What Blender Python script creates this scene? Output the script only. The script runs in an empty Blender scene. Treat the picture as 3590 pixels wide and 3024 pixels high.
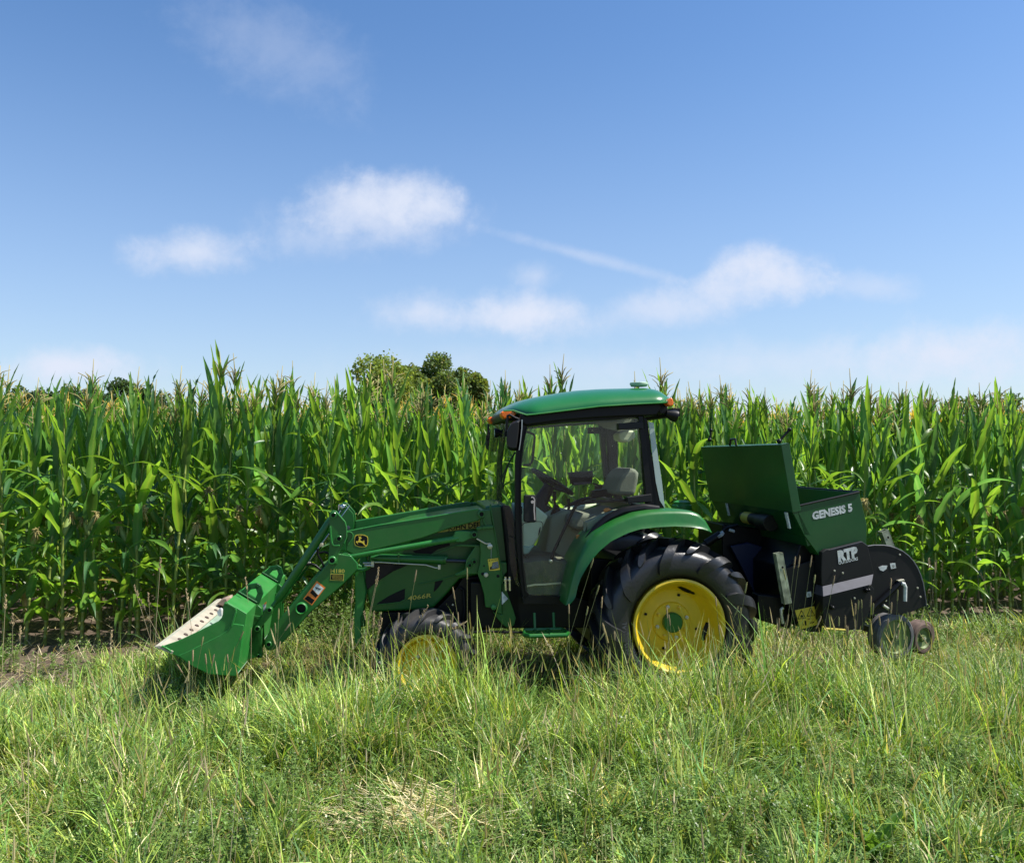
import bpy, bmesh, math, random
import numpy as np
from mathutils import Vector, Matrix
R = math.radians
rng = np.random.default_rng(7)
random.seed(7)
sc = bpy.context.scene
C = bpy.context.collection

# ------------------------------------------------------------ camera, light, exposure
F = 2912.0; CX, CY = 1795.0, 1512.0; PITCH = math.atan((1600-1512)/F); CAMZ = 1.88
cam_d = bpy.data.cameras.new('camera'); cam_d.sensor_width = 36; cam_d.lens = F/3590*36
cam_d.clip_start = 0.05; cam_d.clip_end = 2000
cam = bpy.data.objects.new('camera', cam_d); C.objects.link(cam)
cam.location = (0, 0, CAMZ); cam.rotation_euler = (math.pi/2+PITCH, 0, 0)
sc.camera = cam
sc.view_settings.view_transform = 'Standard'; sc.view_settings.look = 'None'
sc.view_settings.exposure = 0.72; sc.view_settings.gamma = 1
SUN_EL, SUN_AZ = R(55), R(93)            # azimuth clockwise from +Y (camera looks along +Y)
sd = Vector((math.cos(SUN_EL)*math.sin(SUN_AZ), math.cos(SUN_EL)*math.cos(SUN_AZ), math.sin(SUN_EL)))
sun_d = bpy.data.lights.new('sun', 'SUN'); sun_d.energy = 5.0; sun_d.angle = R(0.53); sun_d.color = (1, .955, .88)
sun = bpy.data.objects.new('sun', sun_d); C.objects.link(sun)
sun.rotation_euler = sd.to_track_quat('Z', 'Y').to_euler(); sun.location = (5, 0, 12)

world = bpy.data.worlds.new('World'); sc.world = world; world.use_nodes = True
def build_world():
    nt = world.node_tree; N = nt.nodes; lk = nt.links.new
    N.clear()
    out = N.new('ShaderNodeOutputWorld'); bg = N.new('ShaderNodeBackground'); bg.inputs[1].default_value = 0.088
    sky = N.new('ShaderNodeTexSky'); sky.sky_type = 'NISHITA'; sky.sun_disc = False
    sky.sun_elevation = SUN_EL; sky.sun_rotation = SUN_AZ
    sky.air_density = 1.15; sky.dust_density = 0.6; sky.ozone_density = 2.2; sky.altitude = 200
    hs = N.new('ShaderNodeHueSaturation'); hs.inputs['Saturation'].default_value = 1.22; hs.inputs['Value'].default_value = 1.14; hs.inputs['Hue'].default_value = .505
    lk(sky.outputs[0], hs.inputs['Color'])
    tc = N.new('ShaderNodeTexCoord'); sp = N.new('ShaderNodeSeparateXYZ'); lk(tc.outputs['Generated'], sp.inputs[0])
    def M(op, a, b=None, c=None):
        n = N.new('ShaderNodeMath'); n.operation = op
        for i, v in enumerate((a, b, c)):
            if v is None: continue
            if isinstance(v, (int, float)): n.inputs[i].default_value = v
            else: lk(v, n.inputs[i])
        return n.outputs[0]
    dy = M('MAXIMUM', sp.outputs[1], 0.05)
    u = M('DIVIDE', sp.outputs[0], dy); v = M('DIVIDE', sp.outputs[2], dy)
    cmb = N.new('ShaderNodeCombineXYZ'); lk(u, cmb.inputs[0]); lk(v, cmb.inputs[1])
    def noise(scale, detail, rough, dist=0.0):
        n = N.new('ShaderNodeTexNoise'); n.inputs['Scale'].default_value = scale; n.inputs['Detail'].default_value = detail
        n.inputs['Roughness'].default_value = rough; n.inputs['Distortion'].default_value = dist
        lk(cmb.outputs[0], n.inputs['Vector']); return n
    n1 = noise(9, 8, .6, .3); n2 = noise(30, 6, .65)
    nz = M('ADD', M('MULTIPLY', M('SUBTRACT', n1.outputs[0], .5), 1.7), M('MULTIPLY', M('SUBTRACT', n2.outputs[0], .5), .95))
    blobs = [(1230,710,230,110,0,.72),(1400,665,190,85,0,.78),(1510,715,150,75,0,.8),(1100,840,260,80,5,.22),(1300,770,400,115,0,.5),(670,880,230,88,0,.8),(2635,925,140,85,0,.85),(2720,975,190,100,0,.85),(2600,1010,260,80,-5,.6),(2790,1000,130,70,0,.3),(2350,1080,230,70,0,.4),
             (3070,1000,180,60,0,.42),(1860,1100,270,88,0,.95),(1470,1095,200,85,0,.7),(1660,1110,260,60,0,.4),(1880,965,90,60,0,.45),
             (2230,1090,330,90,-12,.42),(3340,1235,380,120,0,.95),(2750,1270,620,90,0,.4),(950,150,380,190,20,.22),
             (230,1285,300,75,0,.95),(2080,900,430,26,15,.34),(1900,1290,800,90,0,.28)]
    tot = None
    for (bx, by, rx, ry, ang, st) in blobs:
        mp = N.new('ShaderNodeMapping'); mp.vector_type = 'TEXTURE'
        mp.inputs['Location'].default_value = ((bx-CX)/F, (1600-by)/F, 0)
        mp.inputs['Rotation'].default_value = (0, 0, R(-ang)); mp.inputs['Scale'].default_value = (rx/F, ry/F, 1)
        lk(cmb.outputs[0], mp.inputs[0])
        ln = N.new('ShaderNodeVectorMath'); ln.operation = 'LENGTH'; lk(mp.outputs[0], ln.inputs[0])
        a = M('SUBTRACT', 1.27, ln.outputs['Value'])
        a = M('ADD', a, nz)
        s = N.new('ShaderNodeMapRange'); s.interpolation_type = 'SMOOTHSTEP'; lk(a, s.inputs[0])
        s.inputs[1].default_value = 0.0; s.inputs[2].default_value = 1.35; s.inputs[4].default_value = st
        o = s.outputs[0]
        tot = o if tot is None else M('ADD', tot, M('MULTIPLY', o, M('SUBTRACT', 1.0, tot)))
    tot = M('MINIMUM', tot, 1.0)
    # milky air near the horizon
    hz = N.new('ShaderNodeMapRange'); lk(sp.outputs[2], hz.inputs[0]); hz.inputs[1].default_value = 0.0; hz.inputs[2].default_value = .5
    hz.inputs[3].default_value = .5; hz.inputs[4].default_value = 0.0; hz.interpolation_type = 'SMOOTHSTEP'
    m0 = N.new('ShaderNodeMix'); m0.data_type = 'RGBA'; lk(hz.outputs[0], m0.inputs[0]); lk(hs.outputs[0], m0.inputs[6])
    m0.inputs[7].default_value = (3.2, 4.0, 6.0, 1)
    mx = N.new('ShaderNodeMix'); mx.data_type = 'RGBA'; lk(tot, mx.inputs[0]); lk(m0.outputs[2], mx.inputs[6])
    mx.inputs[7].default_value = (5.3, 5.7, 6.7, 1)
    lk(mx.outputs[2], bg.inputs[0]); lk(bg.outputs[0], out.inputs[0])
build_world()
sc.cycles.max_bounces = 8; sc.cycles.transparent_max_bounces = 12; sc.cycles.transmission_bounces = 6
sc.cycles.use_denoising = True; sc.cycles.denoiser = 'OPENIMAGEDENOISE'; sc.cycles.denoising_input_passes = 'RGB_ALBEDO_NORMAL'; sc.cycles.denoising_prefilter = 'NONE'; sc.cycles.use_adaptive_sampling = False; sc.cycles.sample_clamp_indirect = 2.5; sc.cycles.caustics_reflective = False; sc.cycles.caustics_refractive = False

# ------------------------------------------------------------ frame of the tractor
YAW = R(7.3); ORG = Vector((1.221, 6.06, 0))
ex = Vector((math.cos(YAW), math.sin(YAW), 0)); ey = Vector((-math.sin(YAW), math.cos(YAW), 0))
CLAT = 0.92
def ray(px, py):
    a = (px-CX)/F; b = (CY-py)/F
    return Vector((a, math.cos(PITCH)-b*math.sin(PITCH), math.sin(PITCH)+b*math.cos(PITCH)))
CAMP = Vector((0, 0, CAMZ))
def L(p, lat):
    d = ray(*p); t = (lat-(CAMP-ORG).dot(ey))/d.dot(ey)
    w = CAMP+d*t-ORG
    return Vector((w.dot(ex), lat, w.z))
def PL(pts, lat): return [L(p, lat) for p in pts]
def W(l): return ORG+ex*l[0]+ey*l[1]+Vector((0, 0, l[2]))
def crop(ox, oy, s):
    return lambda *pts: [(ox+x/s, oy+y/s) for x, y in pts]
c1 = crop(500,1700,2.52); c2 = crop(1200,1650,2.3514); c3 = crop(1650,1300,2.2047); c4 = crop(1900,1750,2.4635)
c5 = crop(2400,1480,1.96); cb = crop(520,1960,4.01); ck = crop(1080,1740,6.3); ct = crop(1600,1740,3.528)
cm = crop(1680,1320,4.41); ci = crop(1780,1680,4.0095); c6 = crop(2700,1850,3.528); c7 = crop(1220,1880,3.528); c8 = crop(2440,1540,3.835)

# ------------------------------------------------------------ materials
def mat(name, col, rough=.5, metal=0, spec=.5, coat=0, nscale=0, namt=0, bump=0, bscale=60, dust=0, dustcol=(.35,.30,.2), alpha=None):
    m = bpy.data.materials.new(name); m.use_nodes = True; nt = m.node_tree; p = nt.nodes['Principled BSDF']
    p.inputs['Base Color'].default_value = (*col, 1); p.inputs['Roughness'].default_value = rough; p.inputs['Metallic'].default_value = metal
    p.inputs['Specular IOR Level'].default_value = spec; p.inputs['Coat Weight'].default_value = coat; p.inputs['Coat Roughness'].default_value = .12
    lk = nt.links.new; N = nt.nodes
    tc = N.new('ShaderNodeTexCoord')
    def noise(s, d=5):
        n = N.new('ShaderNodeTexNoise'); n.inputs['Scale'].default_value = s; n.inputs['Detail'].default_value = d; lk(tc.outputs['Object'], n.inputs['Vector']); return n
    last = None
    if namt:
        n = noise(nscale); hs = N.new('ShaderNodeHueSaturation'); hs.inputs['Color'].default_value = (*col, 1)
        mr = N.new('ShaderNodeMapRange'); lk(n.outputs[0], mr.inputs[0]); mr.inputs[1].default_value = .3; mr.inputs[2].default_value = .7
        mr.inputs[3].default_value = 1-namt; mr.inputs[4].default_value = 1+namt; lk(mr.outputs[0], hs.inputs['Value'])
        last = hs.outputs[0]; lk(last, p.inputs['Base Color'])
    if dust:
        n = noise(3.2, 10); n.inputs['Roughness'].default_value = .75
        mr = N.new('ShaderNodeMapRange'); lk(n.outputs[0], mr.inputs[0]); mr.inputs[1].default_value = .42; mr.inputs[2].default_value = .72
        mr.inputs[3].default_value = dust*.15; mr.inputs[4].default_value = dust
        mx = N.new('ShaderNodeMix'); mx.data_type = 'RGBA'; lk(mr.outputs[0], mx.inputs[0])
        if last: lk(last, mx.inputs[6])
        else: mx.inputs[6].default_value = (*col, 1)
        mx.inputs[7].default_value = (*dustcol, 1); lk(mx.outputs[2], p.inputs['Base Color'])
        m2 = N.new('ShaderNodeMapRange'); lk(mr.outputs[0], m2.inputs[0]); m2.inputs[3].default_value = rough; m2.inputs[4].default_value = min(1, rough+.5)
        lk(m2.outputs[0], p.inputs['Roughness'])
    if bump:
        n = noise(bscale, 4); b = N.new('ShaderNodeBump'); b.inputs['Strength'].default_value = bump; b.inputs['Distance'].default_value = .01
        lk(n.outputs[0], b.inputs['Height']); lk(b.outputs[0], p.inputs['Normal'])
    return m
GREEN = mat('green_paint', (.006,.115,.014), .36, spec=.4, coat=.2, nscale=5, namt=.08, dust=.2, dustcol=(.13,.16,.07), bump=.03, bscale=14)
GREEND = mat('green_paint_hood', (.005,.095,.013), .32, spec=.4, coat=.2, dust=.16, dustcol=(.11,.13,.06))
GREENB = mat('green_paint_bucket', (.012,.185,.026), .40, spec=.4, coat=.1, nscale=9, namt=.12, dust=.28, dustcol=(.17,.26,.11), bump=.05, bscale=18)
GREENR = mat('green_roof_plastic', (.006,.13,.026), .30, coat=.3, dust=.06, dustcol=(.2,.25,.12))
GREENP = mat('green_hopper_paint', (.003,.066,.012), .36, spec=.4, coat=.15, nscale=3, namt=.15, dust=.12, dustcol=(.1,.13,.05), bump=.03, bscale=9)
YELLOW = mat('yellow_paint', (.72,.50,.012), .38, coat=.3, nscale=6, namt=.06, dust=.2, dustcol=(.30,.22,.06), bump=.03, bscale=20)
BLACK = mat('black_paint', (.003,.0034,.004), .42, spec=.25, dust=.03, dustcol=(.05,.045,.035))
BLACKM = mat('black_matt_steel', (.006,.0065,.007), .48, spec=.3, dust=.08, dustcol=(.06,.055,.045), bump=.05, bscale=25)
GREYSTEEL_LIT = mat('grey_steel_and_sunlit_black', (.055,.055,.07), .45, nscale=20, namt=.2)  # plain grey; on the drill cover it stands for sunlit black
RUBBER = mat('tyre_rubber', (.014,.015,.017), .36, spec=.6, nscale=8, namt=.25, dust=.14, dustcol=(.07,.06,.05), bump=.15, bscale=50)
RUBBERF = mat('tyre_rubber_front', (.018,.019,.022), .45, nscale=8, namt=.25, dust=.25, dustcol=(.14,.125,.10), bump=.15, bscale=50)
RUBBERG = mat('grey_worn_rubber', (.10,.10,.105), .65, nscale=14, namt=.3, dust=.3, dustcol=(.16,.14,.11))
DARKROD = mat('dark_rod', (.05,.055,.07), .3, metal=.6)
CHROME = mat('chrome_rod', (.6,.6,.6), .22, metal=1)
STEEL = mat('galvanised_tube', (.30,.33,.22), .5, nscale=14, namt=.6, dust=.5, dustcol=(.08,.09,.04))
BOLTM = mat('zinc_bolt', (.55,.53,.42), .4, metal=.6)
RUST = mat('rusty_bolt', (.07,.045,.035), .7)
CREAM = mat('worn_cream_steel', (.42,.39,.30), .6, nscale=9, namt=.2, dust=.6, dustcol=(.22,.16,.12), bump=.1)
WORNG = mat('worn_green_floor', (.22,.32,.25), .5, nscale=7, namt=.2, dust=.4, dustcol=(.3,.28,.2))
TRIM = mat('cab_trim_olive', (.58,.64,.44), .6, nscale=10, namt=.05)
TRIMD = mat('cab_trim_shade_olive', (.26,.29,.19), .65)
SEATM = mat('seat_cloth', (.17,.18,.13), .9, bump=.3, bscale=150)
MATM = mat('rubber_floor_mat', (.075,.085,.055), .8, nscale=6, namt=.4, dust=.3)
ORANGE = mat('orange_knob', (.75,.25,.03), .35)
AMBER = mat('amber_lens', (.9,.17,.0), .25, coat=.3, spec=.5)
LGREEN = mat('pale_green_cap', (.35,.5,.36), .5)
WHITE = mat('white_vinyl', (.72,.74,.70), .5, nscale=30, namt=.15)
GREYW = mat('pale_grey_vinyl', (.55,.57,.54), .5, nscale=30, namt=.25)
YVIN = mat('yellow_vinyl', (.75,.55,.05), .45)
YDULL = mat('yellow_decal', (.50,.42,.06), .45)
OVIN = mat('orange_vinyl', (.8,.20,.03), .45)
BVIN = mat('black_vinyl', (.005,.005,.006), .5, spec=.2)
LENS = mat('lamp_lens', (.75,.78,.8), .12, spec=.9)
MIRROR = mat('mirror_glass', (.3,.33,.33), .15, metal=1)
BLUEB = mat('blue_black_panel', (.006,.012,.045), .45)
RSTONE = mat('rough_brown_tread', (.10,.065,.05), .9, nscale=20, namt=.3)
def glass_mat(name, tint, refl=.06, fac=.9):
    m = bpy.data.materials.new(name); m.use_nodes = True; nt = m.node_tree; N = nt.nodes; lk = nt.links.new; N.clear()
    o = N.new('ShaderNodeOutputMaterial'); t = N.new('ShaderNodeBsdfTransparent'); t.inputs[0].default_value = (*tint, 1)
    g = N.new('ShaderNodeBsdfGlossy'); g.inputs['Roughness'].default_value = .02; g.inputs[0].default_value = (1,1,1,1)
    lw = N.new('ShaderNodeLayerWeight'); pw = N.new('ShaderNodeMath'); pw.operation = 'POWER'; pw.inputs[1].default_value = 4; lk(lw.outputs['Facing'], pw.inputs[0])
    f = N.new('ShaderNodeMath'); f.operation = 'MULTIPLY_ADD'; f.inputs[1].default_value = .6; f.inputs[2].default_value = .02; lk(pw.outputs[0], f.inputs[0])
    d = N.new('ShaderNodeBsdfDiffuse'); d.inputs[0].default_value = (.5,.6,.5,1)
    tc = N.new('ShaderNodeTexCoord'); n = N.new('ShaderNodeTexNoise'); n.inputs['Scale'].default_value = 5; n.inputs['Detail'].default_value = 8; lk(tc.outputs['Object'], n.inputs['Vector'])
    mr = N.new('ShaderNodeMapRange'); lk(n.outputs[0], mr.inputs[0]); mr.inputs[1].default_value = .35; mr.inputs[2].default_value = .75; mr.inputs[3].default_value = .0; mr.inputs[4].default_value = .012
    m1 = N.new('ShaderNodeMixShader'); lk(mr.outputs[0], m1.inputs[0]); lk(t.outputs[0], m1.inputs[1]); lk(d.outputs[0], m1.inputs[2])
    m2 = N.new('ShaderNodeMixShader'); lk(f.outputs[0], m2.inputs[0]); lk(m1.outputs[0], m2.inputs[1]); lk(g.outputs[0], m2.inputs[2])
    lk(m2.outputs[0], o.inputs[0]); return m
GLASS = glass_mat('cab_glass', (.965,.99,.972))
GLASS_SHEEN = mat('painted_sky_sheen_glass', (.42,.50,.45), .2)  # opaque pale colour stands in for sky reflected in the glass
def leafmat(name, attr=True, col=(.05,.13,.02), tcol=(.2,.45,.03), tfac=.42, rough=.42, spec=.5, vary=.25, nscale=3.0, tmul=2.4):
    """plant tissue: a base colour (per blade colour attribute or fixed), gloss on top, light through it"""
    m = bpy.data.materials.new(name); m.use_nodes = True; nt = m.node_tree; N = nt.nodes; lk = nt.links.new
    p = N['Principled BSDF']; o = N['Material Output']
    p.inputs['Roughness'].default_value = rough; p.inputs['Specular IOR Level'].default_value = spec
    if attr:
        a = N.new('ShaderNodeVertexColor'); a.layer_name = 'Col'; base = a.outputs[0]
    else:
        rgb = N.new('ShaderNodeRGB'); rgb.outputs[0].default_value = (*col, 1); base = rgb.outputs[0]
    oi = N.new('ShaderNodeObjectInfo'); tc = N.new('ShaderNodeTexCoord')
    n = N.new('ShaderNodeTexNoise'); n.inputs['Scale'].default_value = nscale; n.inputs['Detail'].default_value = 3; lk(tc.outputs['Object'], n.inputs['Vector'])
    ad = N.new('ShaderNodeMath'); ad.operation = 'ADD'; lk(n.outputs[0], ad.inputs[0]); lk(oi.outputs['Random'], ad.inputs[1])
    mr = N.new('ShaderNodeMapRange'); lk(ad.outputs[0], mr.inputs[0]); mr.inputs[1].default_value = .3; mr.inputs[2].default_value = 1.7
    mr.inputs[3].default_value = 1-vary; mr.inputs[4].default_value = 1+vary
    hs = N.new('ShaderNodeHueSaturation'); lk(base, hs.inputs['Color']); lk(mr.outputs[0], hs.inputs['Value']); lk(hs.outputs[0], p.inputs['Base Color'])
    t = N.new('ShaderNodeBsdfTranslucent')
    mu = N.new('ShaderNodeMix'); mu.data_type = 'RGBA'; mu.blend_type = 'MULTIPLY'; mu.inputs[0].default_value = 1
    lk(hs.outputs[0], mu.inputs[6]); mu.inputs[7].default_value = (tmul*1.15, tmul*1.05, tmul*.5, 1); lk(mu.outputs[2], t.inputs[0])
    mx = N.new('ShaderNodeMixShader'); mx.inputs[0].default_value = tfac; lk(p.outputs[0], mx.inputs[1]); lk(t.outputs[0], mx.inputs[2]); lk(mx.outputs[0], o.inputs[0])
    return m
CORNLEAF = leafmat('corn_leaf', True, rough=.36, spec=.6, vary=.32, tfac=.45, tmul=2.6)
STALKM = leafmat('corn_stalk', False, col=(.25,.31,.06), tfac=.12, rough=.5, vary=.25, tmul=1.5)
TASSELM = leafmat('corn_tassel', False, col=(.42,.37,.15), tfac=.25, rough=.8, vary=.35, tmul=1.3)
EARM = leafmat('corn_ear_husk', False, col=(.22,.30,.07), tfac=.15, rough=.6, tmul=1.5)
SILKM = leafmat('corn_silk', False, col=(.50,.42,.16), tfac=.2, rough=.8, vary=.5, tmul=1.2)
GRASSM = leafmat('grass_blade', True, rough=.5, spec=.3, vary=.25, tfac=.22, nscale=1.2, tmul=2.2)
TREEM = leafmat('tree_leaf', True, rough=.6, spec=.3, vary=.2, tfac=.35, nscale=.3, tmul=2.0)
STRAWM = leafmat('straw', True, rough=.8, spec=.2, vary=.2, tfac=.2, tmul=1.2)
BARK = mat('bark', (.09,.07,.05), .9, nscale=4, namt=.3)

# ------------------------------------------------------------ mesh helpers
class MB:
    def __init__(s): s.v = []; s.f = []; s.m = []; s.mi = 0
    def add(s, vs, fs):
        k = len(s.v); s.v += [tuple(v) for v in vs]; s.f += [tuple(i+k for i in f) for f in fs]; s.m += [s.mi]*len(fs); return s
    def prism(s, pts, th):
        """pts: local points of an outline in a lateral plane; th: thickness away from the camera side"""
        n = len(pts); a = [Vector(p) for p in pts]; b = [Vector((p[0], p[1]+th, p[2])) for p in pts]
        return s.add(a+b, [tuple(range(n)), tuple(reversed(range(n, 2*n)))]+[(i, i+n, (i+1) % n+n, (i+1) % n) for i in range(n)])
    def loft(s, a, b):
        n = len(a)
        return s.add(list(a)+list(b), [tuple(range(n)), tuple(reversed(range(n, 2*n)))]+[(i, i+n, (i+1) % n+n, (i+1) % n) for i in range(n)])
    def box(s, c, d, rot=None):
        vs = [Vector((x*d[0]/2, y*d[1]/2, z*d[2]/2)) for x in (-1, 1) for y in (-1, 1) for z in (-1, 1)]
        if rot is not None: vs = [rot @ v for v in vs]
        return s.add([Vector(c)+v for v in vs], [(0,1,3,2),(4,6,7,5),(0,4,5,1),(2,3,7,6),(0,2,6,4),(1,5,7,3)])
    def tube(s, pts, r, n=12, caps=True):
        pts = [Vector(p) for p in pts]; rr = r if isinstance(r, (list, tuple)) else [r]*len(pts)
        vs = []; fs = []; up = None
        for i, p in enumerate(pts):
            t = (pts[min(i+1, len(pts)-1)]-pts[max(i-1, 0)]).normalized()
            if up is None:
                up = Vector((0, 1, 0)) if abs(t.y) < .9 else Vector((0, 0, 1))
            up = (up-t*up.dot(t)).normalized(); sd_ = t.cross(up)
            for k in range(n):
                a = 2*math.pi*k/n; vs.append(p+(up*math.cos(a)+sd_*math.sin(a))*rr[i])
        for i in range(len(pts)-1):
            for k in range(n): fs.append((i*n+k, i*n+(k+1) % n, (i+1)*n+(k+1) % n, (i+1)*n+k))
        if caps: fs += [tuple(reversed(range(n))), tuple(range((len(pts)-1)*n, len(pts)*n))]
        return s.add(vs, fs)
    def lathe(s, prof, c, n=48, rot=None):
        """prof: (radius, y) pairs round an axis along y through c"""
        vs = []; fs = []; c = Vector(c)
        for k in range(n):
            a = 2*math.pi*k/n
            for r, y in prof:
                v = Vector((r*math.cos(a), y, r*math.sin(a)))
                if rot is not None: v = rot @ v
                vs.append(c+v)
        m = len(prof)
        for k in range(n):
            for i in range(m-1): fs.append((k*m+i, k*m+i+1, ((k+1) % n)*m+i+1, ((k+1) % n)*m+i))
        return s.add(vs, fs)
    def sheet(s, line, th, y0, y1):
        """a folded sheet: line of (x, z), thickness to its left, from y0 to y1"""
        pts = [Vector((p[0], 0, p[2] if len(p) > 2 else p[1])) for p in line]; offs = []
        for i, p in enumerate(pts):
            t = (pts[min(i+1, len(pts)-1)]-pts[max(i-1, 0)]).normalized(); offs.append(p+Vector((-t.z, 0, t.x))*th)
        ring = pts+offs[::-1]
        return s.loft([Vector((p.x, y0, p.z)) for p in ring], [Vector((p.x, y1, p.z)) for p in ring])
    def sphere(s, c, r, n=12):
        r = r if isinstance(r, (tuple, list)) else (r, r, r); vs = []; fs = []; c = Vector(c)
        for i in range(n+1):
            th = math.pi*i/n
            for k in range(n*2):
                a = math.pi*k/n; vs.append(c+Vector((r[0]*math.sin(th)*math.cos(a), r[1]*math.sin(th)*math.sin(a), r[2]*math.cos(th))))
        for i in range(n):
            for k in range(n*2): fs.append((i*2*n+k, i*2*n+(k+1) % (2*n), (i+1)*2*n+(k+1) % (2*n), (i+1)*2*n+k))
        return s.add(vs, fs)
    def mirror(s, only=False):
        """add the same shapes on the other side of the centreline"""
        k = len(s.v); n = len(s.f)
        s.v += [(x, 2*CLAT-y, z) for x, y, z in s.v]
        s.f += [tuple(i+k for i in reversed(f)) for f in s.f[:n]]; s.m += s.m[:n]; return s
    def flip(s):
        s.v = [(x, 2*CLAT-y, z) for x, y, z in s.v]; s.f = [tuple(reversed(f)) for f in s.f]; return s
    def build(s, name, mats, parent=None, bevel=0, angle=35, smooth=True, segs=2, recalc=True):
        me = bpy.data.meshes.new(name); me.from_pydata(s.v, [], s.f)
        mats = mats if isinstance(mats, (list, tuple)) else [mats]
        for m in mats: me.materials.append(m)
        me.polygons.foreach_set('material_index', s.m)
        bm = bmesh.new(); bm.from_mesh(me)
        bmesh.ops.remove_doubles(bm, verts=bm.verts, dist=1e-5)
        if recalc: bmesh.ops.recalc_face_normals(bm, faces=bm.faces)
        bm.to_mesh(me); bm.free()
        if smooth:
            me.polygons.foreach_set('use_smooth', [True]*len(me.polygons)); me.set_sharp_from_angle(angle=R(angle))
        o = bpy.data.objects.new(name, me); C.objects.link(o)
        if parent: o.parent = parent
        if bevel:
            b = o.modifiers.new('bevel', 'BEVEL'); b.width = bevel; b.segments = segs; b.limit_method = 'ANGLE'; b.angle_limit = R(40); b.use_clamp_overlap = True
            b.harden_normals = True
        return o
def tag(o, label=None, cat=None, group=None, kind=None):
    if label: o['label'] = label
    if cat: o['category'] = cat
    if group: o['group'] = group
    if kind: o['kind'] = kind
    return o
def empty(name, loc, rz=0, label=None, cat=None, group=None):
    o = bpy.data.objects.new(name, None); C.objects.link(o); o.location = loc; o.rotation_euler = (0, 0, rz); o.empty_display_size = .1
    return tag(o, label, cat, group)
def text_geo(txt, bold=0.0):
    cu = bpy.data.curves.new('t', 'FONT'); cu.body = txt; cu.size = 1; cu.offset = bold; cu.resolution_u = 2
    o = bpy.data.objects.new('t', cu); C.objects.link(o)
    dg = bpy.context.evaluated_depsgraph_get(); me = bpy.data.meshes.new_from_object(o.evaluated_get(dg))
    v = np.array([tuple(q.co) for q in me.vertices]); f = [tuple(p.vertices) for p in me.polygons]
    bpy.data.objects.remove(o); bpy.data.curves.remove(cu); bpy.data.meshes.remove(me)
    return v, f
def text(mb, txt, p0, p1, hpx, lat, bold=.01, slant=0):
    """lettering in a lateral plane: baseline from pixel p0 to p1, capitals hpx pixels tall; laid 2 mm proud"""
    v, f = text_geo(txt, bold)
    a = L(p0, lat); b = L(p1, lat); h = (L((p0[0], p0[1]-hpx), lat)-a).length
    x0, x1 = v[:, 0].min(), v[:, 0].max(); y0 = 0; y1 = v[:, 1].max()
    d = b-a; up = Vector((-d.z, 0, d.x)).normalized()*h
    up = (up+Vector((0, 0, h)))*.5
    up = up.normalized()*h
    out = []
    for q in v:
        s_ = (q[0]-x0)/(x1-x0); t_ = (q[1]-y0)/(y1-y0)
        w = a+d*s_+up*t_+d.normalized()*(slant*h*t_); out.append(Vector((w.x, lat, w.z)))
    mb.add(out, f); return mb
def ribbon(mb, pts, w, lat, th=.002):
    """raised line of width w along pixel points"""
    q = PL(pts, lat)
    for a, b in zip(q, q[1:]):
        t = (b-a).normalized(); n = Vector((-t.z, 0, t.x))*w/2
        mb.prism([a+n, b+n, b-n, a-n], th)
    return mb
def resample(pts, n):
    p = np.array([tuple(q) for q in pts], float); d = np.r_[0, np.cumsum(np.linalg.norm(np.diff(p, axis=0), axis=1))]
    t = np.linspace(0, d[-1], n); return np.stack([np.interp(t, d, p[:, k]) for k in range(p.shape[1])], 1)
def bulk(name, v, f4, mat_, col=None, parent=None, smooth=True):
    """fast mesh from numpy arrays; f4: (n,3) or (n,4)"""
    me = bpy.data.meshes.new(name); nv, nf, k = len(v), len(f4), f4.shape[1]
    me.vertices.add(nv); me.vertices.foreach_set('co', np.ascontiguousarray(v, np.float32).ravel())
    me.loops.add(nf*k); me.loops.foreach_set('vertex_index', np.ascontiguousarray(f4, np.int32).ravel())
    me.polygons.add(nf); me.polygons.foreach_set('loop_start', np.arange(0, nf*k, k, dtype=np.int32))
    me.update(calc_edges=True)
    if col is not None:
        at = me.color_attributes.new('Col', 'FLOAT_COLOR', 'POINT'); c4_ = np.ones((nv, 4), np.float32); c4_[:, :3] = col; at.data.foreach_set('color', c4_.ravel())
    me.materials.append(mat_)
    if smooth: me.polygons.foreach_set('use_smooth', np.ones(nf, bool))
    o = bpy.data.objects.new(name, me); C.objects.link(o)
    if parent: o.parent = parent
    return o

# ============================================================ THE SETTING
def fld(x, y, s, seed):
    """smooth pseudo noise in about -1..1"""
    r_ = np.random.default_rng(seed); o = 0; a = 1; tot = 0
    for k in range(5):
        th = r_.uniform(0, 6.28); f = (1.0/s)*(1.75**k); ph = r_.uniform(0, 6.28, 2)
        o = o+a*np.sin(2*np.pi*f*(x*np.cos(th)+y*np.sin(th))+ph[0]+1.3*np.sin(2*np.pi*f*.6*(y*np.cos(th)-x*np.sin(th))+ph[1])); tot += a; a *= .72
    return o/tot*1.6
def lat_of(x, y): return (x-ORG.x)*ey.x+(y-ORG.y)*ey.y
def lon_of(x, y): return (x-ORG.x)*ex.x+(y-ORG.y)*ex.y
def gz(x, y):
    """ground height: a low bank between the camera and the wheel tracks"""
    la = lat_of(x, y); b = np.clip((-.10-la)/.7, 0, 1); b = b*b*(3-2*b)
    near = np.clip((4.2-y)/2.2, 0, 1)
    z = .10*b+.035*fld(x, y, 2.3, 3)*np.clip(b+.25, 0, 1)-.05*near
    return z
nx_, ny_ = 260, 220
gx = np.concatenate([np.linspace(-400, -14, 16)[:-1], np.linspace(-14, 14, nx_), np.linspace(14, 400, 16)[1:]])
gy = np.concatenate([np.linspace(-60, -2, 8)[:-1], np.linspace(-2, 22, ny_), np.linspace(22, 600, 24)[1:]])
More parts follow.
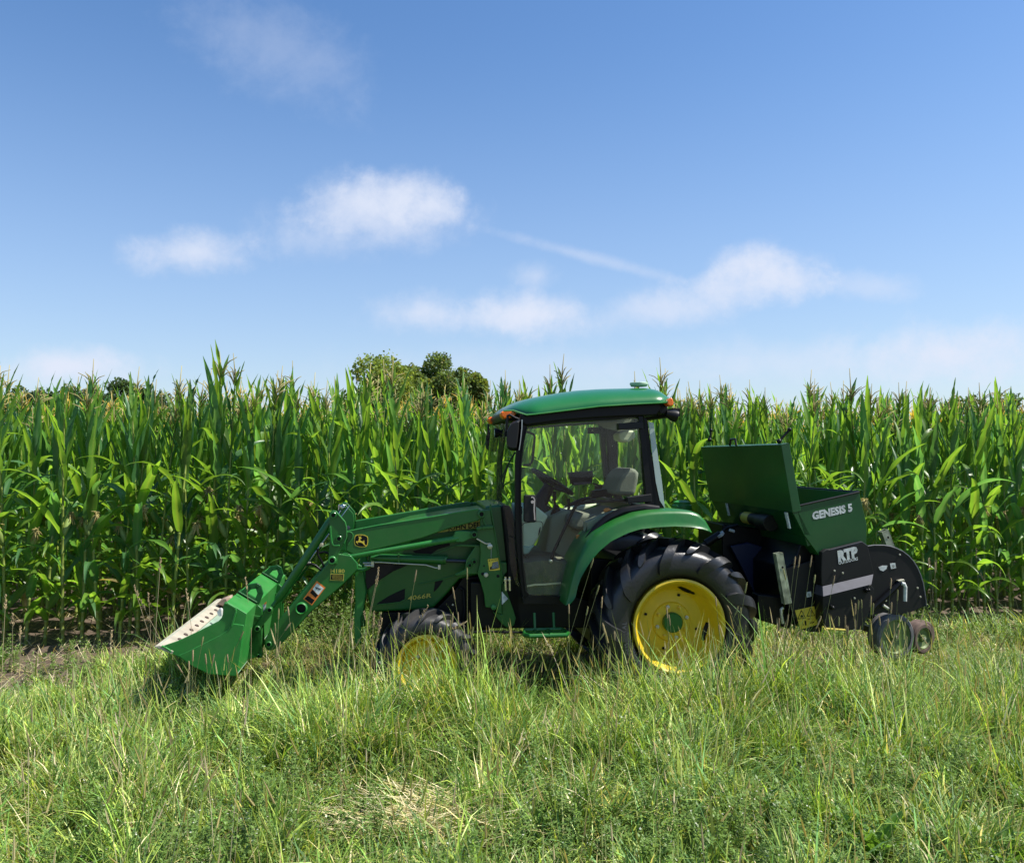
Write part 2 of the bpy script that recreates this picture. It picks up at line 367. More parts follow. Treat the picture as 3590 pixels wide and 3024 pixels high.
X, Y = np.meshgrid(gx, gy); inn = np.exp(-np.clip(np.maximum(np.abs(X)-13, np.maximum(Y-20, -1.5-Y)), 0, 99)/3)
Z = gz(X, Y)*inn+(.012*fld(X, Y, .35, 5)+.008*fld(X, Y, .12, 6))*inn
ni, nj = X.shape; idx = np.arange(ni*nj).reshape(ni, nj)
q = np.stack([idx[:-1, :-1], idx[:-1, 1:], idx[1:, 1:], idx[1:, :-1]], -1).reshape(-1, 4)
SOIL = mat('field_soil', (.085,.058,.040), .95, nscale=2.5, namt=.35, dust=.5, dustcol=(.15,.115,.08), bump=.8, bscale=22)
gnd = bulk('ground', np.stack([X.ravel(), Y.ravel(), Z.ravel()], 1), q, SOIL); tag(gnd, 'brown soil of the field and verge', kind='structure')

# ---- grass: every blade a bent strip, gathered in tufts that lean together
def blades(x, y, az, ln, wd, lean, curl, col, seg=4, zb=None, twist=None):
    """returns vertices, quads, colours for strips; lean: start angle from upright, curl: how far it bends over"""
    n = len(x); zb = gz(x, y) if zb is None else zb
    dxh, dyh = np.cos(az), np.sin(az); sx_, sy_ = -dyh, dxh
    if twist is not None:
        sx_, sy_ = np.cos(az+np.pi/2+twist), np.sin(az+np.pi/2+twist)
    V = np.zeros((n, seg+1, 2, 3), np.float32); h = np.zeros(n); r_ = np.zeros(n)
    for i in range(seg+1):
        t = i/seg
        w = wd*(1-t**2.2)*.5+wd*.02
        V[:, i, 0] = np.stack([x+dxh*r_-sx_*w, y+dyh*r_-sy_*w, zb+h], 1); V[:, i, 1] = np.stack([x+dxh*r_+sx_*w, y+dyh*r_+sy_*w, zb+h], 1)
        a = lean+curl*((i+.5)/seg)**1.5
        r_ = r_+np.sin(a)*ln/seg; h = h+np.cos(a)*ln/seg
    idx = np.arange(n*(seg+1)*2).reshape(n, seg+1, 2)
    Q = np.stack([idx[:, :-1, 0], idx[:, :-1, 1], idx[:, 1:, 1], idx[:, 1:, 0]], -1).reshape(-1, 4)
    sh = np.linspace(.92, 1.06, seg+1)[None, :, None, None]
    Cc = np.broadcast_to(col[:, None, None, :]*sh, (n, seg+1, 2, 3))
    return V.reshape(-1, 3), Q, Cc.reshape(-1, 3)
def merge(parts):
    v = []; q = []; c = []; k = 0
    for a, b, d in parts: v.append(a); q.append(b+k); c.append(d); k += len(a)
    return np.concatenate(v), np.concatenate(q), np.concatenate(c)
def inside_wheels(x, y):
    lo, la = lon_of(x, y), lat_of(x, y)
    return ((np.abs(lo-RC0.x) < .5) & (la > -.03) & (la < .5)) | ((np.abs(lo-FC0.x) < .30) & (la > .15) & (la < .5)) | ((np.abs(lo-RC0.x) < .5) & (la > 1.35) & (la < 1.9)) | ((np.abs(lo-FC0.x) < .3) & (la > 1.35) & (la < 1.7))
RC0 = L((2352, 2177), .22); FC0 = L((1494, 2317), .33)
PAL = np.array([(.175,.275,.045), (.10,.195,.034), (.285,.365,.065), (.13,.25,.075), (.40,.45,.17), (.48,.41,.18), (.62,.54,.34)])
def bare(x, y):
    """0 where soil shows: the strip in front of the corn on the left, the rows themselves"""
    la = lat_of(x, y); left = np.clip((x+3.7+.45*fld(x, y, 1.1, 21))/.6, 0, 1); far = np.clip((6.45+.25*fld(x, y, .8, 22)-y)/.5, 0, 1)
    corn = np.clip((2.75-la)/.35, 0, 1)
    return np.maximum(left, far)*corn
def grass_region(n, y0, y1, dens_fn, tall, seed, xm=1.12, per=26, wmul=1.0, outer=False):
    r_ = np.random.default_rng(seed); nt = n//per
    yy = np.sqrt(r_.uniform(y0*y0, y1*y1, nt)); xx = r_.uniform(-1, 1, nt)*(yy*.62*xm+.35)
    keep = r_.uniform(0, 1, nt) < dens_fn(xx, yy)
    if outer: keep &= np.abs(xx) > .66*yy+.2
    xx, yy = xx[keep], yy[keep]; nt = len(xx)
    # tufts: neighbouring tufts lean the same way
    ang = 1.3+3.2*fld(xx, yy, 1.3, 31)+r_.normal(0, .5, nt)
    flat = np.clip(.35+.2*np.clip((4.8-yy)/1.2, 0, 1)+.9*fld(xx, yy, .8, 32), 0, 1); kind = fld(xx, yy, 1.0, 33)+r_.normal(0, .45, nt); hsc = tall(xx, yy)*(1-.35*flat)*np.clip(.78+.22*(yy-4.2)/1.2, .78, 1)*r_.uniform(.75, 1.2, nt)
    dry = np.clip(.5+.8*fld(xx, yy, .9, 34)+r_.normal(0, .25, nt), 0, 1)
    tx = np.repeat(xx, per); ty = np.repeat(yy, per); m = len(tx); sp = r_.uniform(.02, .085, nt).repeat(per)
    x = tx+r_.normal(0, 1, m)*sp; y = ty+r_.normal(0, 1, m)*sp
    az = ang.repeat(per)+r_.normal(0, 1.0, m)*(1.25-.75*flat.repeat(per)); fl_ = flat.repeat(per)
    ln = hsc.repeat(per)*r_.uniform(.42, 1.12, m); lean = .05+.75*fl_+np.abs(r_.normal(0, .26, m)); curl = r_.uniform(.1, 2.8, m)*r_.uniform(.5, 1, m)+.5*fl_
    wide = (r_.uniform(0, 1, m) < .14) & (kind.repeat(per) > -.2)
    wd = wmul*r_.uniform(.0046, .0112, m)*np.where(wide, 1.9, 1)
    kk = kind.repeat(per); dd = dry.repeat(per)
    ci_ = np.clip(np.round(1.6+1.1*kk+r_.normal(0, .9, m)), 0, 4).astype(int); straw = r_.uniform(0, 1, m) < (.05+.22*dd**2); ci_ = np.where(straw, 5+(r_.uniform(0, 1, m) < .5), ci_)
    col = PAL[ci_]*r_.lognormal(-.05, .38, (m, 1)); ln = np.where(straw, ln*.85, ln)
    ok = ~inside_wheels(x, y); s = lambda a: a[ok]
    return blades(s(x), s(y), s(az), s(ln), s(wd), s(lean), s(curl), s(col), 4, twist=r_.normal(0, .5, m)[ok])
def tallf(x, y):
    la = lat_of(x, y); base = (.39+.08*fld(x, y, 1.7, 41))*(1+.38*fld(x, y, .62, 42))
    band = np.exp(-((la+.55)/.55)**2)*.24*np.clip((x+2.4)/1.0, 0, 1)*np.clip((2.6-x)/.9, .45, 1)*(1+.35*fld(x, y, .9, 44))
    lo = lon_of(x, y); under = np.clip((la-.05)/.3, 0, 1)*np.clip((2.2-la)/.3, 0, 1)*np.clip((x+2.6)/.4, 0, 1)
    far = np.clip((la-2)/.6, 0, 1)
    left = np.clip((-2.9-x)/.9, 0, 1)*np.clip((y-5.2)/.9, 0, 1)
    lo = lon_of(x, y); buck = np.exp(-((lo+3.25)/.55)**2)*np.exp(-((la+.35)/.5)**2)
    band = band+.10*np.exp(-((lo-FC0.x+.05)/.5)**2-((la+.35)/.32)**2)+.10*np.exp(-((lo-.2)/.6)**2-((la+.45)/.35)**2)-.05*np.exp(-((lo-2.1)/.4)**2-((la+.3)/.4)**2)
    dip = 1-.6*np.exp(-((lo+1.02)/.26)**2)*np.clip((la+1.0)/.3, 0, 1)*np.clip((.3-la)/.2, 0, 1)
    return dip*(base+band)*(1-.62*under)*(1-.30*far)*(1-.55*left)*(1-.35*buck)
def densf(x, y):
    la = lat_of(x, y); lo = lon_of(x, y)
    under = np.clip((la-.05)/.2, 0, 1)*np.clip((2.0-la)/.2, 0, 1)*np.clip((lo+3.0)/.3, 0, 1)*np.clip((2.4-lo)/.3, 0, 1)
    straw_patch = np.exp(-(((x+.42)/.18)**2+((y-3.95)/.13)**2))
    return np.clip(bare(x, y)*(1-.8*under)*(1-.85*straw_patch), 0, 1)*np.clip(.95+.7*fld(x, y, .55, 51), .3, 1)
GN = 1.0
parts = [grass_region(int(125000*GN), 2.3, 5.2, densf, tallf, 1), grass_region(int(140000*GN), 4.6, 7.2, densf, tallf, 2), grass_region(int(60000*GN), 6.8, 10.2, densf, tallf, 3, wmul=1.2)]
# fine dry undergrowth and thin bents
def under_region(n, seed):
    r_ = np.random.default_rng(seed); y = np.sqrt(r_.uniform(2.3**2, 8.5**2, n)); x = r_.uniform(-1, 1, n)*(y*.70+.3)
    k = (r_.uniform(0, 1, n) < bare(x, y)) & ~inside_wheels(x, y); x, y = x[k], y[k]; n = len(x)
    col = PAL[r_.choice([5, 6, 2, 4, 0], n, p=[.26, .2, .22, .2, .12])]*r_.uniform(.6, 1.1, (n, 1))
    return blades(x, y, r_.uniform(0, 6.28, n), r_.uniform(.08, .26, n), r_.uniform(.003, .006, n), r_.uniform(.2, 1.3, n), r_.uniform(.2, 1.2, n), col, 3)
parts.append(grass_region(110000, 1.0, 9.5, densf, tallf, 14, xm=2.3, wmul=1.3, outer=True)); parts.append(grass_region(26000, .6, 2.5, densf, tallf, 15, xm=2.2, wmul=1.2))
parts.append(under_region(int(45000*GN), 9))
# bare flowering culms, thin and straw coloured, standing above the leaves
r_ = np.random.default_rng(55); n = 4200; y = np.sqrt(r_.uniform(2.6**2, 7.4**2, n)); x = r_.uniform(-1, 1, n)*(y*.66+.3)
k = (r_.uniform(0, 1, n) < bare(x, y)*np.clip(.35+.9*fld(x, y, 1.2, 57), .05, 1)) & ~inside_wheels(x, y) & (lat_of(x, y) < .1); x, y = x[k], y[k]; n = len(x)
col = PAL[r_.choice([5, 6, 4, 2], n, p=[.35, .3, .2, .15])]*r_.uniform(.55, 1.0, (n, 1)); cl_ = r_.uniform(.38, .66, n)*np.clip(tallf(x, y)/.38, .6, 1.25); caz = r_.uniform(0, 6.28, n); cle = np.abs(r_.normal(0, .22, n)); ccu = r_.uniform(0, .45, n)
parts.append(blades(x, y, caz, cl_, np.full(n, .0032), cle, ccu, col, 5))
for q_ in range(2):      # their slim heads: two crossed spindles at the tip
    a_ = cle+ccu*.35; hx = x+np.cos(caz)*np.sin(a_)*cl_*.86; hy = y+np.sin(caz)*np.sin(a_)*cl_*.86; hz_ = gz(x, y)+np.cos(a_)*cl_*.86
    parts.append(blades(hx, hy, caz, cl_*.15, np.full(n, .008), cle+ccu*.9, ccu*.1, col*.9, 3, zb=hz_, twist=np.full(n, 1.57*q_)))
gv, gq, gc = merge(parts)
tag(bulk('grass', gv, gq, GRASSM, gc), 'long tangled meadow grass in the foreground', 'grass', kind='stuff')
# bent straw patch where grass is trodden down, bare litter along the corn
r_ = np.random.default_rng(77); n = 5000
n = 550; x = -.42+r_.normal(0, .16, n); y = 3.95+r_.normal(0, .10, n)
cs = PAL[5+(r_.uniform(0, 1, n) < .6)]*r_.uniform(.8, 1.5, (n, 1))
s1 = blades(x, y, r_.choice([0.1, 3.2], n)+r_.normal(0, .5, n), r_.uniform(.12, .4, n), r_.uniform(.003, .006, n), r_.uniform(1.15, 1.5, n), r_.uniform(-.2, .35, n), cs, 3, zb=gz(x, y)+r_.uniform(.03, .16, n))
n = 9000; y = r_.uniform(6.3, 9.9, n); x = r_.uniform(-6.8, 7.5, n); la = lat_of(x, y); k = (bare(x, y) < .6) | ((la > 2.5) & (r_.uniform(0, 1, n) < .5)); x, y = x[k], y[k]; n = len(x)
cs = PAL[5+(r_.uniform(0, 1, n) < .6)]*r_.uniform(.5, 1.1, (n, 1))
s2 = blades(x, y, r_.uniform(0, 6.28, n), r_.uniform(.06, .28, n), r_.uniform(.003, .009, n), r_.uniform(.9, 1.5, n), r_.uniform(-.2, .4, n), cs, 3, zb=gz(x, y)+.01)
sv, sq_, sc_ = merge([s1, s2]); tag(bulk('straw_litter', sv, sq_, STRAWM, sc_), 'flattened dry straw and litter on the soil', 'straw', kind='stuff')

# ---- leafy weeds: whorled bedstraw clumps with pinhead flowers
def weeds(centres, seed, hmean, n_each, scale=1.0):
    r_ = np.random.default_rng(seed); V = []; Cc = []
    for (x, y, sp, h) in centres:
        m = n_each; t = r_.uniform(0, 1, m)**.7
        ns = max(6, m//70); sid = r_.integers(0, ns, m); sxy = r_.normal(0, sp, (ns, 2)); st = r_.normal(0, .3, (ns, 2)); sh = h*r_.uniform(.55, 1.1, ns)
        px = x+sxy[sid, 0]+st[sid, 0]*t*sh[sid]+r_.normal(0, .008, m); py = y+sxy[sid, 1]+st[sid, 1]*t*sh[sid]+r_.normal(0, .008, m); pz = gz(px, py)+t*sh[sid]
        fl_ = (r_.uniform(0, 1, m) < .05) & (t > .75)
        s = r_.uniform(.014, .028, m)*scale*np.where(fl_, .45, 1); az = r_.uniform(0, 6.28, m); el = r_.uniform(-.2, .9, m)
        d = np.stack([np.cos(az)*np.cos(el), np.sin(az)*np.cos(el), np.sin(el)], 1); sd_ = np.stack([-np.sin(az), np.cos(az), np.zeros(m)], 1)
        p = np.stack([px, py, pz], 1); w = np.where(fl_, .5, .22)[:, None]*s[:, None]
        V.append(np.stack([p, p+d*s[:, None]*.5-sd_*w, p+d*s[:, None], p+d*s[:, None]*.5+sd_*w], 1))
        c0 = np.array([(.13,.21,.045)])*r_.uniform(.7, 1.35, (m, 1)); c0 = np.where(fl_[:, None], np.array([(.55,.56,.45)]), c0); Cc.append(np.repeat(c0[:, None], 4, 1))
    V = np.concatenate(V).reshape(-1, 3); Cc = np.concatenate(Cc).reshape(-1, 3)
    return V, np.arange(len(V)).reshape(-1, 4), Cc
cen = []
for _ in range(110):      # along the drill and in front of the rear wheel
    lo_ = random.uniform(-.2, 2.9); p = W(Vector((lo_, random.uniform(-.55, 0.0), 0))); cen.append((p.x, p.y, .09, random.uniform(.28, .45) if lo_ < 1.3 else random.uniform(.2, .34)))
for _ in range(75):
    p = W(Vector((random.uniform(1.9, 5.0), random.uniform(.2, 2.3), 0))); cen.append((p.x, p.y, .10, random.uniform(.22, .40)))
for _ in range(110):      # behind the loader, in front of the corn
    p = W(Vector((random.uniform(-3.0, 1.5), random.uniform(1.9, 2.8), 0))); cen.append((p.x, p.y, .12, random.uniform(.35, .75)))
for _ in range(170):
    yy = random.uniform(3.0, 6.0); cen.append((random.uniform(-.5, .6)*yy, yy, .08, random.uniform(.2, .38)))
for _ in range(26):
    cen.append((random.uniform(-5.4, -3.0), random.uniform(6.6, 7.6), .09, random.uniform(.12, .3)))
wv, wq, wc = weeds(cen, 5, .4, 620); tag(bulk('leafy_weeds', wv, wq, GRASSM, wc, smooth=False), 'light green bedstraw and small weeds with pinhead white flowers', 'weeds', kind='stuff')

# ---- maize
def leaf_strip(base, az, length, width, e0, bend, n=13, wav=.012, seed=0, tw=0.0):
    """one maize leaf: rises at elevation e0 and bends over by 'bend' radians; V section, wavy margin"""
    r_ = random.Random(seed); p = Vector(base); vs = []; ph = r_.uniform(0, 6.28); fr_ = r_.uniform(2.2, 3.6); yawd = r_.uniform(-.35, .35)
    for i in range(n+1):
        t = i/n; el = e0-bend*t**1.6; a = az+yawd*t
        d = Vector((math.cos(a)*math.cos(el), math.sin(a)*math.cos(el), math.sin(el)))
        s_ = Vector((-math.sin(a), math.cos(a), 0)); up = s_.cross(d)*-1
        if tw: 
            rot = Matrix.Rotation(tw*t, 3, d); s_ = rot @ s_; up = rot @ up
        w = width*(min(1, .45+t*3.2))*(1-t**2.4)*.5+.0015
        rip = wav*math.sin(6.28*fr_*t+ph)*min(1, t*3)*(1-t)*1.6; rip2 = wav*math.sin(6.28*fr_*t*1.1+ph+2)*min(1, t*3)*(1-t)*1.6
        vs += [p-s_*w+up*(w*.35+rip), p-s_*w*.45+up*(w*.10+rip*.35), p, p+s_*w*.45+up*(w*.10+rip2*.35), p+s_*w+up*(w*.35+rip2)]
        p = p+d*length/n
    fs = [(i*5+j, i*5+j+1, (i+1)*5+j+1, (i+1)*5+j) for i in range(n) for j in range(4)]
    return vs, fs
def maize(seed, H=2.3, n_leaf=14, seg=13):
    """geometry of one plant: stalk, foliage (with colours), tassel, ears"""
    r_ = random.Random(seed); stalk = MB(); fol = ([], [], []); tas = MB(); ear = MB(); silk = MB()
    bend = Vector((r_.uniform(-.05, .05), r_.uniform(-.05, .05), 0)); az0 = r_.uniform(0, 6.28)
    pos = lambda z: Vector((bend.x*(z/H)**2*2, bend.y*(z/H)**2*2, z))
    zs = [0]; k = 0
    while zs[-1] < H-.02: zs.append(min(H, zs[-1]+(.08 if k < 4 else .142+.01*r_.random()))); k += 1
    pts = []; rad = []
    for i, z in enumerate(zs):
        rr_ = .0185*(1-.62*z/H)
        for dz, f in ((-.008, .92), (0, 1.22), (.008, .92)):
            if z+dz >= 0: pts.append(pos(z+dz)); rad.append(rr_*f)
    stalk.tube(pts, rad, 7)
    for i in range(3):
        a = r_.uniform(0, 6.28); stalk.tube([Vector((0, 0, .07)), Vector((.06*math.cos(a), .06*math.sin(a), -.01))], .004, 4)
    nl = len(zs)-2
    for i in range(1, len(zs)):
        z = zs[i]; f = z/H
        if f < .08: continue
        a = az0+(math.pi if i % 2 else 0)+r_.gauss(0, .42)
        if f > .93: e0, bd, ln, wd = 1.44, r_.uniform(.05, .4), r_.uniform(.26, .44), .048
        elif f > .80: e0, bd, ln, wd = r_.uniform(1.3, 1.48), r_.uniform(.05, .5), r_.uniform(.45, .66), .07
        elif f > .60: e0, bd, ln, wd = r_.uniform(1.28, 1.48), r_.uniform(.05, .7) if r_.random() < .88 else r_.uniform(1.2, 2.2), r_.uniform(.6, .88), .092
        elif f > .35: e0, bd, ln, wd = r_.uniform(1.0, 1.25), r_.uniform(.7, 2.1), r_.uniform(.65, .92), r_.uniform(.086, .106)
        else: e0, bd, ln, wd = r_.uniform(.7, 1.1), r_.uniform(1.4, 2.6), r_.uniform(.5, .8), .084
        vs, fs = leaf_strip(pos(z), a, ln, wd, e0, bd, seg, .013, r_.random(), r_.uniform(-.9, .9))
        k = len(fol[0]); fol[0].extend(vs); fol[1].extend([tuple(q+k for q in f_) for f_ in fs])
        base = (.10, .205, .027) if r_.random() < .72 else (.06,.16,.05)
        if f < .16 and r_.random() < .15: base = (.30,.26,.10)
        g_ = r_.uniform(.8, 1.2)
        for q in range(len(vs)):
            mid = 1.5 if q % 5 == 2 else 1.0; fol[2].append((base[0]*g_*mid, base[1]*g_*(1+.3*(mid-1)), base[2]*g_*mid))
    top = pos(H); tl = r_.uniform(.28, .42) if r_.random() < .7 else .10
    tas.tube([top-Vector((0, 0, .05)), top+Vector((0, 0, tl*.5)), top+Vector((r_.uniform(-.02, .02), r_.uniform(-.02, .02), tl))], [.0045, .0062, .003], 5)
    if tl > .2:
        for i in range(r_.randint(7, 14)):
            a = r_.uniform(0, 6.28); z = tl*(.08+.35*r_.random()); sp = r_.uniform(.25, 1.0); l_ = r_.uniform(.10, .20); b0 = top+Vector((0, 0, z))
            dd = Vector((math.cos(a)*sp, math.sin(a)*sp, 1)).normalized(); tas.tube([b0, b0+dd*l_*.6, b0+dd*l_+Vector((dd.x*.03, dd.y*.03, -.02))], [.003, .0055, .003], 4)
    if r_.random() < .9:
        z = H*r_.uniform(.40, .50); a = az0+r_.choice([0, math.pi])+.2; d = Vector((math.cos(a)*.42, math.sin(a)*.42, .9)).normalized(); b0 = pos(z); ax = [b0, b0+d*.05, b0+d*.12, b0+d*.18, b0+d*.22]
        ear.tube(ax, [.014, .027, .033, .025, .010], 8)
        for i in range(60):
            o_ = Vector((r_.gauss(0, .022), r_.gauss(0, .022), r_.uniform(-.09, .04))); e_ = ax[-1]; silk.tube([e_-d*.01, e_+d*.02+o_*.5, e_+d*.02+o_*1.2+Vector((0, 0, -.02))], .0038, 3)
    return stalk, fol, tas, ear, silk
NVAR = 12; VAR = []
def mesh_of(mb, name, m, smooth=True):
    me = bpy.data.meshes.new(name); me.from_pydata(mb.v, [], mb.f); me.materials.append(m)
    me.polygons.foreach_set('use_smooth', [smooth]*len(me.polygons)); return me
for s in range(NVAR):
    H = 2.14+.30*random.random(); st, fo_, ta, ea, si = maize(100+s, H)
    fm = bpy.data.meshes.new('foliage'); fm.from_pydata([tuple(v) for v in fo_[0]], [], fo_[1]); fm.materials.append(CORNLEAF)
    at = fm.color_attributes.new('Col', 'FLOAT_COLOR', 'POINT'); c4a = np.ones((len(fo_[0]), 4), np.float32); c4a[:, :3] = fo_[2]; at.data.foreach_set('color', c4a.ravel())
    fm.polygons.foreach_set('use_smooth', [True]*len(fm.polygons))
    VAR.append((mesh_of(st, 'stalk', STALKM), fm, mesh_of(ta, 'tassel', TASSELM), mesh_of(ea, 'ear', EARM) if ea.v else None, mesh_of(si, 'silk', SILKM) if si.v else None))
CORN_LAT = 3.02; ROW = .76
def corn_place(px_lon, lat, vi, label, group, hs=1.0, rz=None):
    st, fm, ta, ea, si = VAR[vi]; w = W(Vector((px_lon, lat, 0)))
    o = empty('corn_plant', (w.x, w.y, float(gz(np.array([w.x]), np.array([w.y]))[0])-.01), random.uniform(0, 6.28) if rz is None else rz, label, 'corn plant', group)
    o.rotation_euler.x = random.gauss(.0, .03); o.rotation_euler.y = random.gauss(0, .03); s = hs*random.uniform(.92, 1.08); o.scale = (s, s, s)
    for me, nm in ((st, 'stalk'), (fm, 'foliage'), (ta, 'tassel'), (ea, 'ear')):
        if me is None: continue
        p = bpy.data.objects.new(nm, me); C.objects.link(p); p.parent = o
        if nm == 'ear' and si is not None:
            q = bpy.data.objects.new('silk', si); C.objects.link(q); q.parent = p
    return o
tall_ones = [(460, 'tallest corn plant at the left end of the field, its tassel high above its neighbours', 1.12), (742, 'tall corn plant with a tassel standing clear of the row, above the loader bucket', 1.06),
             (1210, 'tall corn plant with a pointed tassel in front of the broad trees', 1.06), (1990, 'tall corn plant with a leaning tassel rising behind the cab roof', 1.06), (3010, 'tall corn plant with a spiky top above the seed box', 1.08)]
for px, lb, hs in tall_ones:
    p = L((px, 1600), CORN_LAT+.1); corn_place(p.x, CORN_LAT+.1, random.randrange(NVAR), lb, None, hs)
count = len(tall_ones); rows_ = []
glabel = ['tall green corn plant with bare jointed lower stalk, in the front row of the field', 'green corn plant in the crowded rows just behind the front row of the field']
for r_i in range(4):
    lat = CORN_LAT+r_i*ROW; xl = L((-90, 1600), lat).x; xr = L((3680, 1600), lat).x; x = xl
    while x < xr and count < 300:
        corn_place(x, lat+random.gauss(0, .03), random.randrange(NVAR), glabel[0 if r_i == 0 else 1], 'corn plants of the front row' if r_i == 0 else 'corn plants of the rows behind the front row'); count += 1
        x += .172+random.gauss(0, .02) if r_i == 0 else .185+random.gauss(0, .02)
    last_row = (r_i, x, lat)
# the rest of the field as one mass
fv = []; fq = []; fc = []; fk = 0; mv = []; mq = []; mk = 0
def npmesh(me):
    v = np.zeros(len(me.vertices)*3, np.float32); me.vertices.foreach_get('co', v); lp = np.zeros(len(me.loops), np.int32); me.loops.foreach_get('vertex_index', lp)
    return v.reshape(-1, 3), lp
FV = []
for V_ in VAR:
    v, lp = npmesh(V_[1]); c = np.zeros(len(v)*4, np.float32); V_[1].color_attributes['Col'].data.foreach_get('color', c)
    parts_ = [(v, lp.reshape(-1, 4), c.reshape(-1, 4)[:, :3])]
    for me, col in ((V_[0], (.17,.24,.045)), (V_[2], (.42,.36,.14))):
        v2, lp2 = npmesh(me); ls = np.zeros(len(me.polygons), np.int32); me.polygons.foreach_get('loop_total', ls); st_ = np.zeros(len(me.polygons), np.int32); me.polygons.foreach_get('loop_start', st_)
        q4 = st_[ls == 4]; q2 = lp2[q4[:, None]+np.arange(4)]; parts_.append((v2, q2, np.broadcast_to(np.array(col), (len(v2), 3))))
    FV.append(merge(parts_))
pl = []
spots = []
r_i, x, lat = last_row; xr = L((3680, 1600), lat).x
while x < xr: spots.append((x, lat)); x += .18
for k_ in range(r_i+1, r_i+8):
    lat = CORN_LAT+k_*ROW; x = L((-200, 1600), lat).x; xe = L((3790, 1600), lat).x
    while x < xe: spots.append((x, lat)); x += .19+random.gauss(0, .02)
for k_ in range(4):
    lat = CORN_LAT+k_*ROW
    for a_, b_ in ((L((-90, 1600), lat).x-2.5, L((-90, 1600), lat).x), (L((3680, 1600), lat).x, L((3680, 1600), lat).x+2.5)):
        x = a_+.1
        while x < b_: spots.append((x, lat)); x += .19
for (x, lat) in spots:
    v, q_, c = FV[random.randrange(NVAR)]; a = random.uniform(0, 6.28); s = random.uniform(.95, 1.08); w = W(Vector((x, lat+random.gauss(0, .03), 0)))
    v2 = np.empty_like(v); v2[:, 0] = (v[:, 0]*math.cos(a)-v[:, 1]*math.sin(a))*s+w.x; v2[:, 1] = (v[:, 0]*math.sin(a)+v[:, 1]*math.cos(a))*s+w.y; v2[:, 2] = v[:, 2]*s
    pl.append((v2, q_, c*random.uniform(.85, 1.15)))
cv, cq, cc = merge(pl); tag(bulk('corn_field', cv, cq, CORNLEAF, cc), 'the depth of the corn field behind the nearer rows', 'corn field', kind='stuff')

# ---- trees beyond the field
def tree(name, px, ytop, dist, wpx, label, group=None, seed=0, leaf=.20, n=9000, colr=(.15,.21,.045)):
    """broadleaf tree: tapered trunk and limbs, leaf clusters spread over lobes"""
    r_ = np.random.default_rng(seed); x = (px-CX)/F*dist; H = (1600-ytop)/F*dist+CAMZ; Rw = wpx/2/F*dist
    o = empty(name, (x, dist, 0), 0, label, 'tree', group)
    tr = MB(); th = H*.42; tr.tube([Vector((0, 0, 0)), Vector((.1, 0, th*.5)), Vector((0, .1, th))], [Rw*.10, Rw*.075, Rw*.055], 9)
    nl = 24; lob = []
    for k in range(nl):
        a = r_.uniform(0, 6.28); e = r_.uniform(-1.2, 1.1); rr_ = Rw*r_.uniform(.5, .85); ch = H-Rw*1.05
        c_ = np.array([math.cos(a)*math.cos(e)*rr_, math.sin(a)*math.cos(e)*rr_, ch+math.sin(e)*rr_*1.05]); lob.append((c_, Rw*r_.uniform(.20, .36)))
        tr.tube([Vector((0, .05, th*r_.uniform(.6, 1))), Vector(tuple(c_*np.array([.5, .5, .85]))), Vector(tuple(c_))], [Rw*.04, Rw*.025, Rw*.008], 6)
    lob.append((np.array([0, 0, H-Rw*.38]), Rw*.38)); lob.append((np.array([Rw*.15, 0, H-Rw*1.2]), Rw*.7)); lob.append((np.array([-Rw*.2, 0, H-Rw*2.0]), Rw*.75)); lob.append((np.array([Rw*.4, 0, H-Rw*1.9]), Rw*.6))
    tr.build('trunk', BARK, o)
    V = []; Cc = []
    wts = np.array([l[1]**2 for l in lob]); wts /= wts.sum(); ids = r_.choice(len(lob), n, p=wts)
    cen_ = np.array([l[0] for l in lob])[ids]; rad = np.array([l[1] for l in lob])[ids]
    # leaves gather in clusters on twigs near the lobe surface
    ncl = n//22; cd = r_.normal(0, 1, (ncl, 3)); cd /= np.linalg.norm(cd, axis=1)[:, None]; cl = r_.integers(0, ncl, n); d = cd[cl]
    rr_ = rad*(.55+.5*r_.uniform(0, 1, ncl)[cl]**.5)
    p = cen_+d*rr_[:, None]+r_.normal(0, Rw*.045, (n, 3)); s = leaf*r_.uniform(.6, 1.3, n)[:, None]
    u_ = r_.normal(0, 1, (n, 3)); u_ /= np.linalg.norm(u_, axis=1)[:, None]; w_ = np.cross(u_, r_.normal(0, 1, (n, 3))); w_ /= np.linalg.norm(w_, axis=1)[:, None]
    V = np.stack([p-u_*s*.5, p+w_*s*.32, p+u_*s*.5, p-w_*s*.32], 1).reshape(-1, 3)
    c = np.array(colr)*r_.uniform(.75, 1.3, (n, 1)); c = np.where((r_.uniform(0, 1, n) < .12)[:, None], np.array([(.15,.15,.04)]), c)
    bulk('crown', V, np.arange(n*4).reshape(-1, 4), TREEM, np.repeat(c[:, None], 4, 1).reshape(-1, 3), o, False)
    return o
tree('broadleaf_tree', 1350, 1250, 52, 330, 'broad green tree with a rounded yellowish crown rising over the corn', seed=3, n=26000, leaf=.24)
tree('broadleaf_tree', 1535, 1238, 55, 250, 'darker tree with a taller uneven crown just beside the broad one over the corn', seed=8, n=22000, leaf=.24, colr=(.11,.17,.045))
tree('broadleaf_tree', 1440, 1285, 54, 220, 'lower tree crown filling the gap between the two tall trees over the corn', seed=12, n=16000, leaf=.24)
tree('broadleaf_tree', 1665, 1305, 58, 110, 'small round tree crown near the cab, at the end of the clump over the corn', seed=15, n=12000, leaf=.22)
for k, (px, yt, w_) in enumerate(((60,1352,150),(150,1356,120),(240,1345,130),(330,1352,120),(410,1322,110),(480,1352,110),(-60,1345,170),(560,1372,130))):
    tree('distant_tree', px, yt, 95+3*k, w_, 'dark tree in the distant line seen over the corn on the left', 'distant tree line beyond the corn', seed=40+k, leaf=.42, n=3000, colr=(.05,.095,.035))
